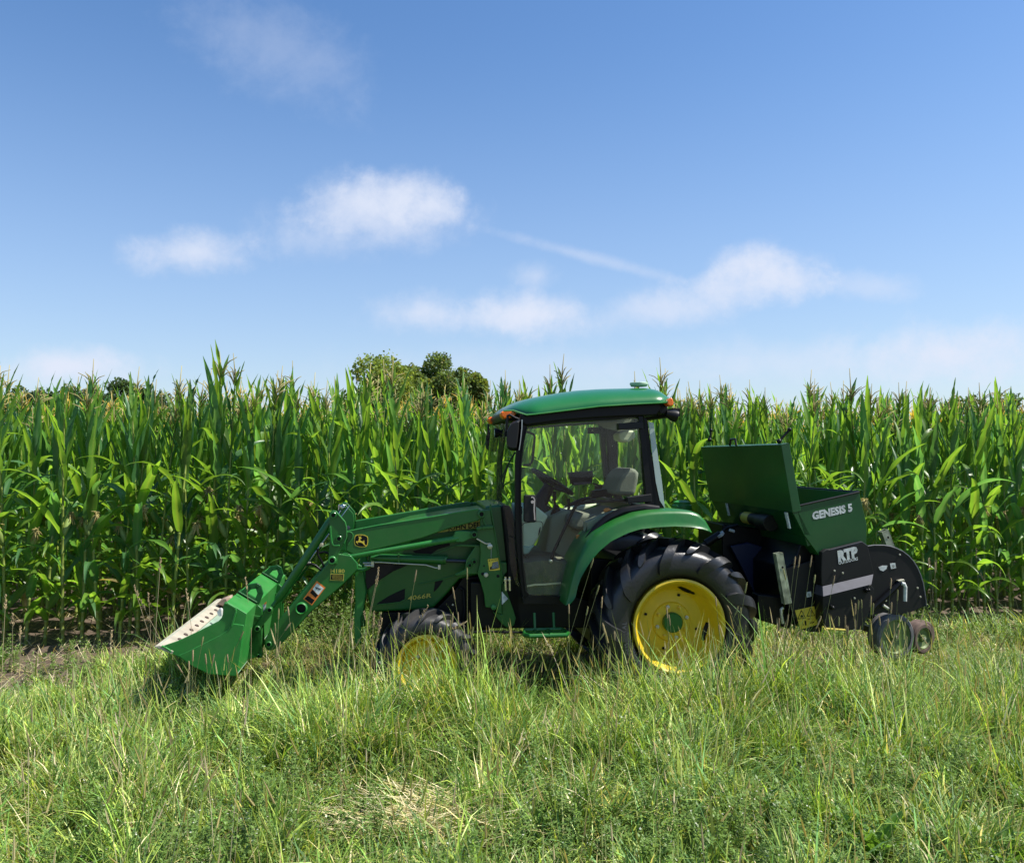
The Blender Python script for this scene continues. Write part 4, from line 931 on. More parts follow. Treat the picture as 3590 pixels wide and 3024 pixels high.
poly('small_sticker', c3((1425,1058),(1455,1050),(1462,1076),(1430,1078)), .245, .003, WHITE, bevel=0)

# ---- rear mudguards
fo = [(1978,2118),(1987,2084),(1997,2042),(2006,2007),(2019,1967),(2037,1932),(2057,1899),(2087,1867),(2129,1840),(2164,1822),(2200,1808),(2225,1798),(2277,1789),(2330,1786),(2379,1786),(2420,1789),(2448,1799),(2468,1819),(2482,1845),(2492,1866)]
fi = [(1997,2119),(2017,2096),(2026,2054),(2037,2024),(2057,1989),(2077,1959),(2104,1929),(2142,1897),(2200,1868),(2245,1854),(2306,1847),(2367,1844),(2428,1847),(2460,1853),(2486,1861)]
O_ = resample(PL(fo, .07), 56); I_ = resample(PL(fi, .0), 56)
rows = []
for o_, i_ in zip(O_, I_):
    o_ = Vector(o_); i_ = Vector(i_); d = i_-o_; n_ = Vector((-d.x, 0, -d.z)); n_ = n_.normalized() if n_.length > 1e-6 else Vector((0, 0, 1))
    rows.append([Vector((o_.x, .52, o_.z))-n_*.01, Vector((o_.x, .20, o_.z))+n_*.0, o_+Vector((0, .03, 0)), o_*.93+i_*.07+Vector((0, -.028, 0)), o_*.72+i_*.28+Vector((0, -.028, 0)), o_*.3+i_*.7, i_, i_+Vector((0, .03, 0))+n_*.005,
                 o_*.4+i_*.6+Vector((0, .045, 0)), Vector((o_.x, .12, o_.z))-n_*.03, Vector((o_.x, .52, o_.z))-n_*.035])
m1 = len(rows[0]); vs = [v for r_ in rows for v in r_]; fs = [(i*m1+j, i*m1+(j+1) % m1, (i+1)*m1+(j+1) % m1, (i+1)*m1+j) for i in range(55) for j in range(m1)]+[tuple(range(m1)), tuple(reversed(range(55*m1, 56*m1)))]
MB().add(vs, fs).build('mudguard', GREEN, tractor, angle=70)
MB().add(vs, fs).flip().build('mudguard', GREEN, tractor, angle=70)
# black seal between mudguard and cab
S_ = resample(PL(c3((745,1800),(765,1700),(800,1560),(850,1430),(905,1320),(975,1215),(1060,1140),(1180,1085),(1330,1060),(1450,1075)), .2), 30)
MB().tube([Vector(q) for q in S_], .035, 10).build('mudguard_seal', BLACK, tractor); MB().tube([Vector(q) for q in S_], .035, 10).flip().build('mudguard_seal', BLACK, tractor)
tubep('fuel_cap', c3((1590,1060),(1672,1060)), 1.45, .03, GREENB)
capp = L(c3((1632, 1045))[0], 1.5); MB().lathe([(0, -.03), (.09, -.03), (.09, .01), (.075, .02), (.075, .04), (.04, .055), (0, .055)], capp, 24, Matrix.Rotation(math.pi/2, 3, 'X')).build('fuel_cap', GREENB, tractor)

# ---- loader: tower, booms, linkage
tower = MB()
tower.prism(PL(ct((300,158),(425,160),(440,300),(480,470),(520,700),(548,850),(562,1000),(560,1170),(565,1458),(500,1440),(495,1385),(360,1370),(340,1200),(300,1060),(262,950),(290,850),(300,700),(290,620),(230,620),(130,790),(125,880),(185,900),(270,975),(285,640),(240,580),(270,500),(330,380),(330,260)), .385), .03)
tower = MB(); tower.prism(PL(ct((285,170),(425,160),(440,300),(480,470),(520,700),(548,850),(562,1000),(560,1170),(565,1458),(500,1440),(495,1385),(360,1370),(340,1200),(300,1060),(262,950),(290,850),(300,700),(290,560),(240,500),(250,420),(300,380)), .385), .025)
tw = tower.build('loader_tower', GREEN, tractor, .006)
tower2 = MB().prism(PL(ct((285,170),(425,160),(440,300),(480,470),(520,700),(548,850),(562,1000),(560,1170),(565,1458),(500,1440),(495,1385),(360,1370),(340,1200),(300,1060),(262,950),(290,850),(300,700),(290,560),(240,500),(250,420),(300,380)), .385), .025).flip().build('loader_tower', GREEN, tractor, .006)
MB().prism(PL(ct((120,790),(225,625),(0,615),(-20,600),(60,590),(300,600),(310,860),(265,960),(180,960),(60,975),(0,985),(-20,960),(110,900)), .43), .02).build('tower_brace', GREEN, tractor, .006)
poly('tower_foot', ct((450,1420),(495,1440),(500,1440),(565,1458),(560,1060),(575,1050),(620,1150),(700,1380),(738,1500),(715,1590),(680,1615),(620,1620),(560,1570),(500,1500)), .415, .03, GREEN, bevel=.006, mirror=True)
poly('tower_back_plate', ct((550,815),(620,815),(625,930),(600,960),(575,1040),(562,1040)), .43, .03, GREEN, bevel=.005)
tdet = MB(); ribbon(tdet, ct((250,400),(320,385),(460,378)), .022, .345, .045); ribbon(tdet, ct((340,265),(345,320),(380,375)), .012, .36, .03); ribbon(tdet, ct((425,95),(428,165),(468,380),(520,700),(560,920),(568,1080)), .010, .372, .04)
tdet.build('tower_rib', GREEN, tw, .004)
def boss(name, p, lat, r, m=GREEN, pin=.6, depth=.05, parent=None):
    c_ = L(p, lat); o = MB().lathe([(0, depth), (r, depth), (r, .004), (r-.004, 0), (r*pin, 0)], c_, 28).build(name, m, parent or tractor)
    MB().lathe([(r*pin, 0), (r*pin, .012), (r*.3, .014), (r*.28, .004), (0, .004)], c_, 20).build('pin', BVIN, o); return o
def bosses(name, p, lat, r, **k):
    o = boss(name, p, lat, r, **k)
    return o
bosses('boom_pin_boss', ct((312, 218))[0], .345, .027); bosses('link_pin_boss', ct((222, 472))[0], .335, .025)
bosses('cylinder_pin_boss', ct((222, 808))[0], .405, .020, depth=.03); bosses('cylinder_pin_boss', ct((166, 850))[0], .405, .019, depth=.03)
o = MB().lathe([(0, .02), (.017, .02), (.017, -.02), (.013, -.024), (0, -.024)], L(ct((366, 965))[0], .38), 20).build('mount_pin', BOLTM, tw)
MB().lathe([(0, .02), (.019, .02), (.019, -.02), (.013, -.024), (0, -.024)], L(ct((458, 1365))[0], .38), 20).build('mount_pin', GREENB, tw)
lv = MB(); ribbon(lv, ct((250,520),(365,585),(425,580)), .010, .365, .012); ribbon(lv, ct((432,640),(430,765)), .004, .38, .004)
lv.lathe([(.020, .012), (.020, 0), (.012, -.004), (0, -.004)], L(ct((415, 618))[0], .365), 20); lv.build('latch_lever', YVIN if False else BOLTM, tw, .002)
for q_, r_h in (((515, 983), .012), ((342, 856), .007), ((325, 955), .012)): MB().lathe([(r_h, .0), (0, -.001)], L(ct(q_)[0], .3835), 16).build('bolt_hole', BVIN, tw)
stk = poly('caution_sticker', ct((388,775),(515,760),(540,903),(475,915),(408,915)), .3825, .001, YVIN, tw, 0)
poly('sticker_text_block', ct((448,815),(516,798),(530,880),(500,892),(415,905),(418,870),(440,860)), .3812, .001, BVIN, tw, 0)
mb = MB(); text(mb, 'CAUTION', ct((428,797))[0], ct((510,786))[0], 4.2, .3812, .015); mb.prism(PL(ct((400,800),(410,780),(420,798)), .3812), .001)
mb.build('caution_lettering', BVIN, tw, smooth=False, recalc=False)
mb = MB()
for k in range(6): ribbon(mb, ct((450-3*k, 822+13*k), (515+2*k, 808+13*k)), .0025, .3802, .001)
mb.build('sticker_fine_print', GREYW, tw, smooth=False)
poly('reflector', ct((562,1172),(640,1262),(562,1340)), .375, .004, GREYW, tw, .001)
# upper boom
boomp = [(1216,1862),(1676,1783),(1690,1790),(1692,1815),(1676,1825),(1574,1852),(1480,1886),(1400,1906),(1240,1944),(1212,1930)]
boom = poly('loader_boom', boomp, .375, .075, GREEN, bevel=.008)
boom2 = MB().prism(PL(boomp, .375), .075).flip().build('loader_boom', GREEN, tractor, .008)
wl = MB(); ribbon(wl, ck((855,775),(1210,703),(1575,632))+[(1500,1814),(1676,1784)], .010, .371, .02); wl.build('boom_top_flange', GREENB, boom, .003)
cut = MB(); ribbon(cut, ck((860,795),(930,785),(975,810),(993,860),(980,925),(930,1000),(880,1070)), .008, .366, .012); cut.build('boom_weld_plate', GREENB, boom, .002)
# leveling tube
for fl in (False, True):
    mb = MB().tube(PL([(1222,1950),(1300,1936),(1608,1886)], .395), .0235, 20); mb.prism(PL(ck((665,1295),(740,1260),(850,1240),(900,1260),(950,1290),(900,1350),(800,1380),(660,1480),(560,1490),(640,1330)), .375), .05)
    mb.prism(PL(ct((-10,430),(60,425),(130,430),(185,435),(235,430),(250,500),(170,520),(80,560),(0,560),(-40,500)), .375), .045)
    if fl: mb.flip()
    mb.build('leveling_link', GREENB, tractor, .004)
# lift cylinder
for fl in (False, True):
    mb = MB().tube(PL([(1300,1955),(1330,1955),(1562,1963)], .50), [.012, .032, .032], 20).tube(PL([(1556,1958),(1562,1962)], .50), .037, 20).box(L(c7((628, 275))[0], .50), (.012, .072, .072))
    if fl: mb.flip()
    cyl = mb.build('lift_cylinder', GREEN, tractor)
    mb = MB().tube(PL([(1560,1964),(1640,1967)], .50), .014, 14)
    if fl: mb.flip()
    mb.build('cylinder_rod', DARKROD, cyl)
tubep('steel_pipe', c7((330,320),(390,318),(600,332),(960,352),(1030,372),(1080,388),(1130,388)), .46, .005, BOLTM)
MB().box(L(c7((1128, 378))[0], .46), (.02, .02, .035)).build('pipe_fitting', BOLTM, tractor, .002)
fx = MB().tube(PL(c7((100,415),(190,415),(270,370)), .5), .014, 10); fx.build('hose_guard', GREENB, tractor)
fx = MB().tube(PL(c7((185,330),(318,330)), .47), .007, 8).tube(PL(c7((205,358),(318,362)), .46), .008, 8).box(L(c7((305, 340))[0], .47), (.02, .03, .04)); fx.build('hydraulic_fitting', BOLTM, tractor)
# knee plates
kneep = ck((470,440),(486,350),(540,300),(620,318),(720,430),(830,560),(855,700),(850,900),(775,1075),(665,1290),(640,1500),(480,1500),(448,1330),(475,1000),(470,640))
for fl in (False, True):
    mb = MB().prism(PL(kneep, .345), .025).prism(PL(kneep, .455), .02)
    if fl: mb.flip()
    kn = mb.build('knee_plate', GREEN, tractor, .006)
    if not fl: knee = kn
rb = MB(); ribbon(rb, ck((490,660),(500,850),(520,1000),(555,1082),(700,1085)), .012, .332, .016); ribbon(rb, ck((600,330),(640,370),(810,560),(845,680),(850,900),(790,1040)), .010, .336, .012); rb.build('knee_rib', GREENB, knee, .003)
boss('knee_pin_boss', ck((555, 415))[0], .325, .024, parent=tractor); boss('knee_pin_boss', ck((680, 932))[0], .330, .023); boss('knee_pin_boss', ck((530, 1412))[0], .318, .030, m=GREENB)
MB().lathe([(0, .02), (.018, .02), (.018, -.02), (0, -.022)], L(ck((885, 688))[0], 1.38), 18).build('far_knee_pin', GREYSTEEL_LIT, tractor)
MB().lathe([(0, .03), (.022, .03), (.022, -.02), (.008, -.025), (0, -.02)], L(ck((770, 225))[0], 1.38), 18).box(L(ck((760, 235))[0], 1.4), (.07, .05, .05)).build('far_cylinder_eye', CHROME, tractor, .004)
tubep('chrome_indicator_rod', ck((740,450),(925,195)), [.60, .60], .005, CHROME)
tubep('chrome_indicator_rod', ck((680,385),(725,310)), [1.3, 1.3], .006, CHROME)
# lower boom
lowp = c1((1650,665),(1560,775),(1420,935),(1210,1180),(1120,1290),(1075,1370),(1075,1430),(1110,1465),(1170,1450),(1245,1385),(1500,1110),(1760,890),(1905,745),(1900,690),(1840,620),(1700,600))
lob = poly('lower_boom', lowp, .36, .08, GREEN, bevel=.01)
MB().prism(PL(lowp, .36), .08).flip().build('lower_boom', GREEN, tractor, .01)
p = L(c1((1400, 1090))[0], .33)
MB().lathe([(0, .05), (.043, .05), (.043, .0), (.036, -.006), (.032, 0), (.032, .045), (0, .045)], p, 32).build('cross_tube_socket', GREENB, lob)
MB().lathe([(.033, .026), (0, .025)], p, 24).build('socket_hole', BVIN, lob)
MB().tube([Vector((p.x, .42, p.z)), Vector((p.x, 2*CLAT-.42, p.z))], .05, 24).build('cross_tube', GREEN, tractor)
mb = MB(); text(mb, 'H180', ck((497,1680))[0], ck((808,1684))[0], 13, .3575, .014); mb.build('loader_lettering', YDULL, lob, smooth=False, recalc=False)
poly('data_plate', c1((1660,780),(1780,785),(1775,845),(1655,840)), .3585, .0015, YDULL, lob, 0)
poly('plate_field', c1((1666,786),(1774,790),(1769,839),(1661,834)), .3572, .001, BVIN, lob, 0)
mb = MB()
for k in range(4): ribbon(mb, c1((1675, 795+10*k), (1765, 799+10*k)), .0018, .3563, .001)
mb.build('plate_print', YDULL, lob, smooth=False)
poly('warning_decal', c1((1540,845),(1615,905),(1495,1062),(1418,1003)), .3585, .0015, OVIN, lob, 0)
poly('decal_field', c1((1540,865),(1600,912),(1552,970),(1502,918)), .3572, .001, WHITE, lob, 0)
poly('decal_text_block', c1((1500,922),(1548,972),(1530,995),(1478,950)), .3571, .001, BVIN, lob, 0)
poly('decal_text_block', c1((1460,975),(1520,1015),(1495,1050),(1428,1003)), .3571, .001, BVIN, lob, 0)
poly('decal_drawing', c1((1525,895),(1545,905),(1580,915),(1560,925),(1545,915),(1530,920)), .356, .001, GREYSTEEL_LIT, lob, 0)
# logo plate
sh = [(1018,1000),(1022,920),(1040,862),(1062,846),(1130,836),(1190,838),(1260,852),(1312,878),(1326,905),(1328,1000),(1318,1060),(1295,1098),(1265,1114),(1180,1121),(1110,1110),(1048,1086),(1028,1060)]
cx_, cy_ = 1172, 978
logo = poly('logo_plate', ck(*sh), .3735, .001, YVIN, boom, 0)
poly('logo_field', ck(*[(cx_+(x-cx_)*.90, cy_+(y-cy_)*.90) for x, y in sh]), .3722, .001, BVIN, boom, 0)
deer = [(1187,917),(1166,908),(1162,896),(1175,885),(1172,870),(1162,880),(1152,894),(1142,868),(1138,894),(1110,868),(1124,902),(1104,898),(1134,912),(1120,925),(1124,938),(1116,965),(1110,984),(1060,984),(1056,1000),(1095,1046),(1110,1046),(1082,1006),(1118,1010),(1160,1014),(1200,1026),(1224,1056),(1272,1094),(1278,1086),(1250,1050),(1242,1010),(1244,982),(1226,956),(1230,984),(1195,988),(1162,974),(1150,950),(1156,936),(1176,928)]
poly('leaping_deer', ck(*deer), .3710, .001, YVIN, boom, 0)
# bucket cylinder (long tube), its link, hoses
for fl in (False, True):
    mb = MB().tube([L(c1((1690, 262))[0], .405), L(c1((1650, 330))[0], .405), L(c1((1205, 1000))[0], .405), L(c1((1190, 1020))[0], .405)], [.02, .031, .031, .022], 20)
    if fl: mb.flip()
    bc = mb.build('bucket_cylinder', GREEN, tractor)
    mb = MB().tube([L(c1((1200, 1005))[0], .405), L(c1((1125, 1100))[0], .405)], .017, 14).lathe([(0, .03), (.024, .03), (.024, -.03), (.012, -.033), (0, -.025)], L(c1((1122, 1105))[0], .405), 20)
    if fl: mb.flip()
    mb.build('cylinder_rod_end', GREEN, bc)
tubep('chrome_pipe', c1((1650,430),(1575,530),(1460,690),(1345,840)), .46, .006, CHROME)
MB().box(L(c1((1578, 528))[0], .45), (.03, .03, .025)).box(L(c1((1470, 690))[0], .45), (.03, .025, .02)).build('pipe_clamp', BOLTM, tractor, .004)
tubep('hydraulic_hose', c1((1545,560),(1550,620),(1580,670),(1600,715),(1590,760)), .44, .008, BLACK)
tubep('hydraulic_hose', c1((1560,600),(1600,590),(1640,600),(1680,640)), .47, .008, BLACK)
tubep('hydraulic_hose', c1((1440,705),(1490,695),(1530,710),(1570,745),(1600,790)), .43, .008, BLACK)
for fl in (False, True):
    lk_ = MB().prism(PL(cb((1650,680),(1700,670),(1750,700),(1740,770),(1700,820),(1600,940),(1570,1010),(1520,1020),(1488,980),(1500,930),(1560,860)), .35), .03).prism(PL(cb((1650,680),(1700,670),(1750,700),(1740,770),(1700,820),(1600,940),(1570,1010),(1520,1020),(1488,980),(1500,930),(1560,860)), .44), .03)
    lk_.prism(PL(cb((1480,780),(1560,840),(1600,980),(1590,1200),(1610,1330),(1600,1385),(1540,1390),(1420,1330),(1400,1250),(1440,1050),(1470,900)), .37), .03)
    lk_.prism(PL(cb((1480,660),(1540,640),(1595,690),(1600,800),(1560,860),(1490,900)), .385), .07)
    if fl: lk_.flip()
    lk_.build('bucket_linkage', GREEN, tractor, .006)
boss('linkage_pin_boss', cb((1530, 978))[0], .335, .022); boss('linkage_pin_boss', cb((1690, 1198))[0], .345, .022); boss('linkage_pin_boss', cb((1700, 715))[0], .335, .021); boss('linkage_pin_boss', cb((1550, 1360))[0], .355, .015)

# ---- bucket
bk_line = PL(cb((130,1232),(320,1325),(620,1500),(860,1612),(1240,1640),(1376,768),(1092,600)), 0)
bx0, bx1 = .012, 2*CLAT-.012
shell = MB().sheet([(p.x, p.z) for p in bk_line], .010, bx0, bx1); bucket = shell.build('bucket', GREENB, tractor, .003)
endp = cb((205,1216),(415,1145),(700,1012),(985,868),(1030,820),(1045,770),(1052,660),(1068,606),(1100,592),(1385,765),(1250,1645),(860,1618),(620,1502),(400,1358),(310,1322))
MB().prism(PL(endp, 0), .014).build('end_plate', GREENB, bucket, .004); MB().prism(PL(endp, 0), .014).flip().build('end_plate', GREENB, bucket, .004)
er = MB(); ribbon(er, cb((1065,628),(1100,622),(1222,690),(1228,740),(1168,945)), .014, -.012, .014); ribbon(er, cb((180,1222),(230,1240),(310,1290),(312,1310)), .012, -.012, .02)
er.build('wear_rib', GREENB, bucket, .004)
es = MB().prism(PL(cb((415,1350),(560,1290),(800,1170),(1000,1070),(1110,990),(1170,900),(1320,920),(1345,930),(1250,1640),(860,1615),(620,1500)), -.006), .008); es.build('end_plate_pressing', GREENB, bucket, .004)
# reinforcing back section, shaped lip and cutting edge
e0, e1, e2 = L(cb((88, 1226))[0], 0), L(cb((130, 1228))[0], 0), L(cb((325, 1322))[0], 0)
d = (e2-e0).normalized(); nup = Vector((-d.z, 0, d.x)); nup = nup if nup.z > 0 else -nup
ce = MB(); A = [e0, e0+d*.125, e0+d*.125+nup*.020, e0+d*.03+nup*.022, e0+nup*.004]; ce.loft([Vector((p.x, -.006, p.z)) for p in A], [Vector((p.x, bx1+.018, p.z)) for p in A])
cedge = ce.build('cutting_edge', CREAM, bucket, .003)
for k in range(11):
    y = .12+.16*k; c_ = e0+d*.088+nup*.021; mb = MB().lathe([(.017, 0), (.016, -.006), (.009, -.010), (0, -.010)], Vector((c_.x, y, c_.z)), 12, Vector((0, -1, 0)).rotation_difference(nup).to_matrix() if True else None); mb.build('edge_bolt', RUST, cedge)
fl_ = MB(); B = [p for p in bk_line[0:5]]; fln = []
q = [Vector((p.x, 0, p.z)) for p in B]; fl_.sheet([(p.x+nup.x*.0115, p.z+nup.z*.0115) for p in q], .002, .02, bx1-.01); fl_.build('floor_lining', WORNG, bucket)
tdir = (bk_line[5]-bk_line[6]).normalized(); tn = Vector((-tdir.z, 0, tdir.x)); tn = tn if tn.z > 0 else -tn
for yk in (.42, 1.42):
    strap = MB(); a = bk_line[6]+tn*.008; b = bk_line[5]+tn*.008
    for off, hh in ((0, .010),): strap.loft([Vector((a.x, yk-.05, a.z)), Vector((b.x, yk-.05, b.z)), Vector((b.x, yk-.05, b.z))+tn*hh, Vector((a.x, yk-.05, a.z))+tn*hh], [Vector((a.x, yk+.05, a.z)), Vector((b.x, yk+.05, b.z)), Vector((b.x, yk+.05, b.z))+tn*hh, Vector((a.x, yk+.05, a.z))+tn*hh])
    so = strap.build('hook_strap', GREENP, bucket, .003)
    ln = (b-a).length; s0 = a+tdir*ln*.22; s1 = a+tdir*ln*.98; hgt = .10
    lp = [s0, s0+tdir*.015+tn*hgt*.7, s0+tdir*.05+tn*hgt, s1-tdir*.05+tn*hgt, s1-tdir*.015+tn*hgt*.7, s1]
    hk = MB()
    for u0, u1 in zip(lp, lp[1:]):
        dd = (u1-u0).normalized(); nn_ = Vector((-dd.z, 0, dd.x))*.020
        hk.loft([Vector((w_.x, yk-.03, w_.z)) for w_ in (u0+nn_-dd*.008, u1+nn_+dd*.008, u1-nn_+dd*.008, u0-nn_-dd*.008)], [Vector((w_.x, yk-.008, w_.z)) for w_ in (u0+nn_-dd*.008, u1+nn_+dd*.008, u1-nn_+dd*.008, u0-nn_-dd*.008)])
    hk.build('grab_hook', GREENP, bucket, .004)
bb = MB(); p5 = bk_line[5]; p4 = bk_line[4]; bd = (p4-p5).normalized(); bn = Vector((-bd.z, 0, bd.x)); bn = bn if bn.x > 0 else -bn
for yk in (.37, .47, 1.35, 1.45):
    A = [p5+bd*.08, p5+bd*.08+bn*.05, p5+bd*.3+bn*.09, p4-bd*.05+bn*.07, p4-bd*.02]; MB().loft([Vector((p.x, yk, p.z)) for p in A], [Vector((p.x, yk+.014, p.z)) for p in A]).build('bucket_bracket', GREEN, bucket, .003)
poly('bucket_decal', cb((1610,640),(1660,590),(1650,690),(1605,765)), .50, .003, WHITE, bucket, 0)
poly('decal_corner', cb((1628,622),(1662,590),(1658,622),(1632,640)), .497, .003, OVIN, bucket, 0)

# a crumpled brown sheet and a scrap of white paper lying inside the bucket
def crumple(name, pts, lat0, lat1, m, label, cat, seed):
    r_ = random.Random(seed); a = PL(pts, lat0); n = len(a); c_ = sum(a, Vector())/n
    rows = []
    for j in range(7):
        t = j/6; k = .55+.5*math.sin(math.pi*(.15+.7*t)); rows.append([c_+(p-c_)*k*r_.uniform(.85, 1.1)+Vector((r_.uniform(-.01, .01), (lat1-lat0)*t, r_.uniform(-.01, .01))) for p in a])
    mb = MB(); mb.add([v for r2 in rows for v in r2], [(j*n+i, j*n+(i+1) % n, (j+1)*n+(i+1) % n, (j+1)*n+i) for j in range(6) for i in range(n)]+[tuple(range(n)), tuple(reversed(range(6*n, 7*n)))])
    off = Vector((c_.x, lat0, c_.z)); mb.v = [(x-off.x, y-off.y, z-off.z) for x, y, z in mb.v]
    o = mb.build(name, m, None, 0, angle=50); o.location = W(off); o.rotation_euler.z = YAW; return tag(o, label, cat)
BROWN = mat('brown_sheet', (.26,.19,.14), .8, nscale=12, namt=.3)
crumple('crumpled_sheet', cb((955,640),(985,600),(1060,560),(1115,532),(1135,560),(1120,610),(1050,650),(1020,668)), 1.52, 1.72, BROWN, 'crumpled brown sheet lying in the far corner of the loader bucket', 'sheet', 4)
crumple('paper_scrap', cb((975,730),(1010,690),(1030,700),(1020,790),(990,780)), 1.0, 1.03, WHITE, 'scrap of white paper just showing over the side of the loader bucket', 'paper', 5)

# ============================================================ THE SEED DRILL BEHIND THE TRACTOR
drill = empty('seed_drill', W(Vector((L((2900, 2200), .2).x, .9, 0))), YAW, 'black no-till seed drill with an open green seed box hitched behind the tractor', 'seed drill')
drill_off = Vector((L((2900, 2200), .2).x, .9, 0))
def dbuild(mb, name, m, parent=None, bevel=.004, **k):
    mb.v = [(x-drill_off.x, y-drill_off.y, z) for x, y, z in mb.v]
    return mb.build(name, m, parent or drill, bevel, **k)
def dpoly(name, pts, lat, th, m, parent=None, bevel=.004, far=False):
    mb = MB().prism(PL(pts, lat), th)
    if far: mb.mirror()
    return dbuild(mb, name, m, parent, bevel)
HN, HF = .12, 1.80
# hopper: near side traced, front and back panels sloping, open at the top with walls
H = PL(c5((762,582),(1200,482),(1252,700),(1248,905),(925,915),(822,775)), HN)
tn0, tn1 = H[0], H[1]; H2 = [Vector((p.x, HF, p.z)) for p in H]
hp = MB(); n = len(H); vs = H+H2; fs = [tuple(range(n)), tuple(reversed(range(n, 2*n)))]+[(i, i+n, (i+1) % n+n, (i+1) % n) for i in range(1, n)]
ins = [Vector((H[0].x+.012, HN+.012, H[0].z)), Vector((H[1].x-.012, HN+.012, H[1].z)), Vector((H[1].x-.05, HN+.012, H[1].z-.30)), Vector((H[0].x+.10, HN+.012, H[0].z-.30))]
ins2 = [Vector((p.x, HF-.012, p.z)) for p in ins]; k = len(vs); vs += ins+ins2
fs += [(k, k+1, k+2, k+3), (k+7, k+6, k+5, k+4), (k+1, k+5, k+6, k+2), (k+2, k+6, k+7, k+3), (k+3, k+7, k+4, k), (0, 1, k+1, k), (1, 1+n, k+5, k+1), (1+n, n, k+4, k+5), (n, 0, k, k+4)]
hopper = dbuild(hp.add(vs, fs), 'seed_box', GREENP, None, .004)
rim = MB()
for a, b in ((H[0], H[1]), (H[1], H2[1]), (H2[1], H2[0])): rim.tube([a+Vector((0, 0, .004)), b+Vector((0, 0, .004))], .008, 8)
dbuild(rim, 'box_rim_seal', BLACKM, hopper, 0)
dbuild(MB().lathe([(0, 0), (.09, 0), (.09, .05), (.07, .06), (.05, .05), (.03, .065), (.018, .065), (.018, .05), (0, .05)], Vector((H[0].x+.12, .95, H[0].z-.02)), 28, Matrix.Rotation(R(180), 3, 'X')).box((H[0].x+.13, 1.02, H[0].z-.03), (.16, .1, .14)), 'metering_drive', BLACK, hopper, .004)
mb = MB(); text(mb, 'GENESIS 5', c5((880,668))[0], c5((1155,607))[0], 27, HN-.002, .05); dbuild(mb, 'box_lettering', GREYW, hopper, 0, smooth=False, recalc=False)
# front face of the box below the lid
FL = [L((2785, 1797), HN), L((2820, 1873), HN)]
bottom = L((2868, 1950), HN)
# lid: a shallow tray standing open on the front edge
a, b = L((2787, 1795), HN-.02), L((2746, 1556), HN-.02)
dx = (b-a).normalized(); nx = Vector((-dx.z, 0, dx.x)); nx = nx if nx.x < 0 else -nx     # outward, towards the tractor
hgt = (b-a).length
def slab(p, q, t0, t1, y0, y1): return [Vector((v.x, y, v.z)) for y in (y0, y1) for v in (p+nx*t0, q+nx*t0, q+nx*t1, p+nx*t1)]
ld = MB(); V = slab(a, b, 0, .018, HN-.02, HF+.02); ld.loft(V[:4], V[4:])
for y0, y1 in ((HN-.02, HN-.008), (HF+.008, HF+.02)):
    V = slab(a, b, -.05, 0, y0, y1); ld.loft(V[:4], V[4:])
V = slab(b-dx*.012, b, -.05, 0, HN-.02, HF+.02); ld.loft(V[:4], V[4:])
lid = dbuild(ld, 'box_lid', GREENP, None, .004)
hd = MB(); q = b+dx*.0; hy_ = 1.02
hd.tube([Vector((q.x-.02, hy_-.07, q.z)), Vector((q.x-.02, hy_-.05, q.z+.055)), Vector((q.x-.02, hy_+.05, q.z+.055)), Vector((q.x-.02, hy_+.07, q.z))], .010, 8)
dbuild(hd, 'lid_handle', BLACK, lid, 0)
lt = MB()
for y_, p1, p2 in ((.24, c5((650,130))[0], c5((722,50))[0]), (1.66, c5((172,120))[0], c5((182,55))[0])):
    u0, u1 = L(p1, y_), L(p2, y_); lt.tube([u0, u0*.5+u1*.5, u1], [.012, .009, .011], 8); lt.sphere(u1, .016, 6); lt.sphere(u0, .02, 6)
dbuild(lt, 'rubber_latch', BLACK, lid, 0)
for y_, q0_, q1_ in ((.17, c5((702,618))[0], c5((726,728))[0]), (1.42, c5((292,555))[0], c5((310,640))[0])):
    s0, s1 = L(q0_, y_), L(q1_, y_); o_ = Vector((-.012, 0, 0)); w_ = Vector((0, .02, 0))
    dbuild(MB().loft([s0-w_+o_, s0+w_+o_, s1+w_*.8+o_, s1-w_*.8+o_], [s0-w_, s0+w_, s1+w_*.8, s1-w_*.8]), 'lid_strap', GREYW, hopper, .001)
# front of the box under the hinge, sloping back towards the frame
t0, t1 = a+Vector((-.02, 0, .02)), L((2820, 1876), HN)
ff = MB(); A = [t0, t1, t1+Vector((.05, 0, 0)), t0+Vector((.05, 0, 0))]
ff.loft([Vector((p.x, HN, p.z)) for p in A], [Vector((p.x, HF, p.z)) for p in A]); dbuild(ff, 'box_front_panel', GREENP, hopper, .003)
mo = MB().tube([Vector((t1.x-.08, 1.06, t1.z+.07)), Vector((t1.x-.08, .70, t1.z+.07))], [.050, .050], 24).tube([Vector((t1.x-.08, .72, t1.z+.06)), Vector((t1.x-.08, .52, t1.z+.06))], .066, 24)
motor = dbuild(mo, 'manual_tube', BLACKM, None, .006)
mo = MB().tube([Vector((t1.x-.08, 1.02, t1.z+.07)), Vector((t1.x-.08, .88, t1.z+.07))], .0515, 28); dbuild(mo, 'tube_sticker', YDULL, motor, 0)
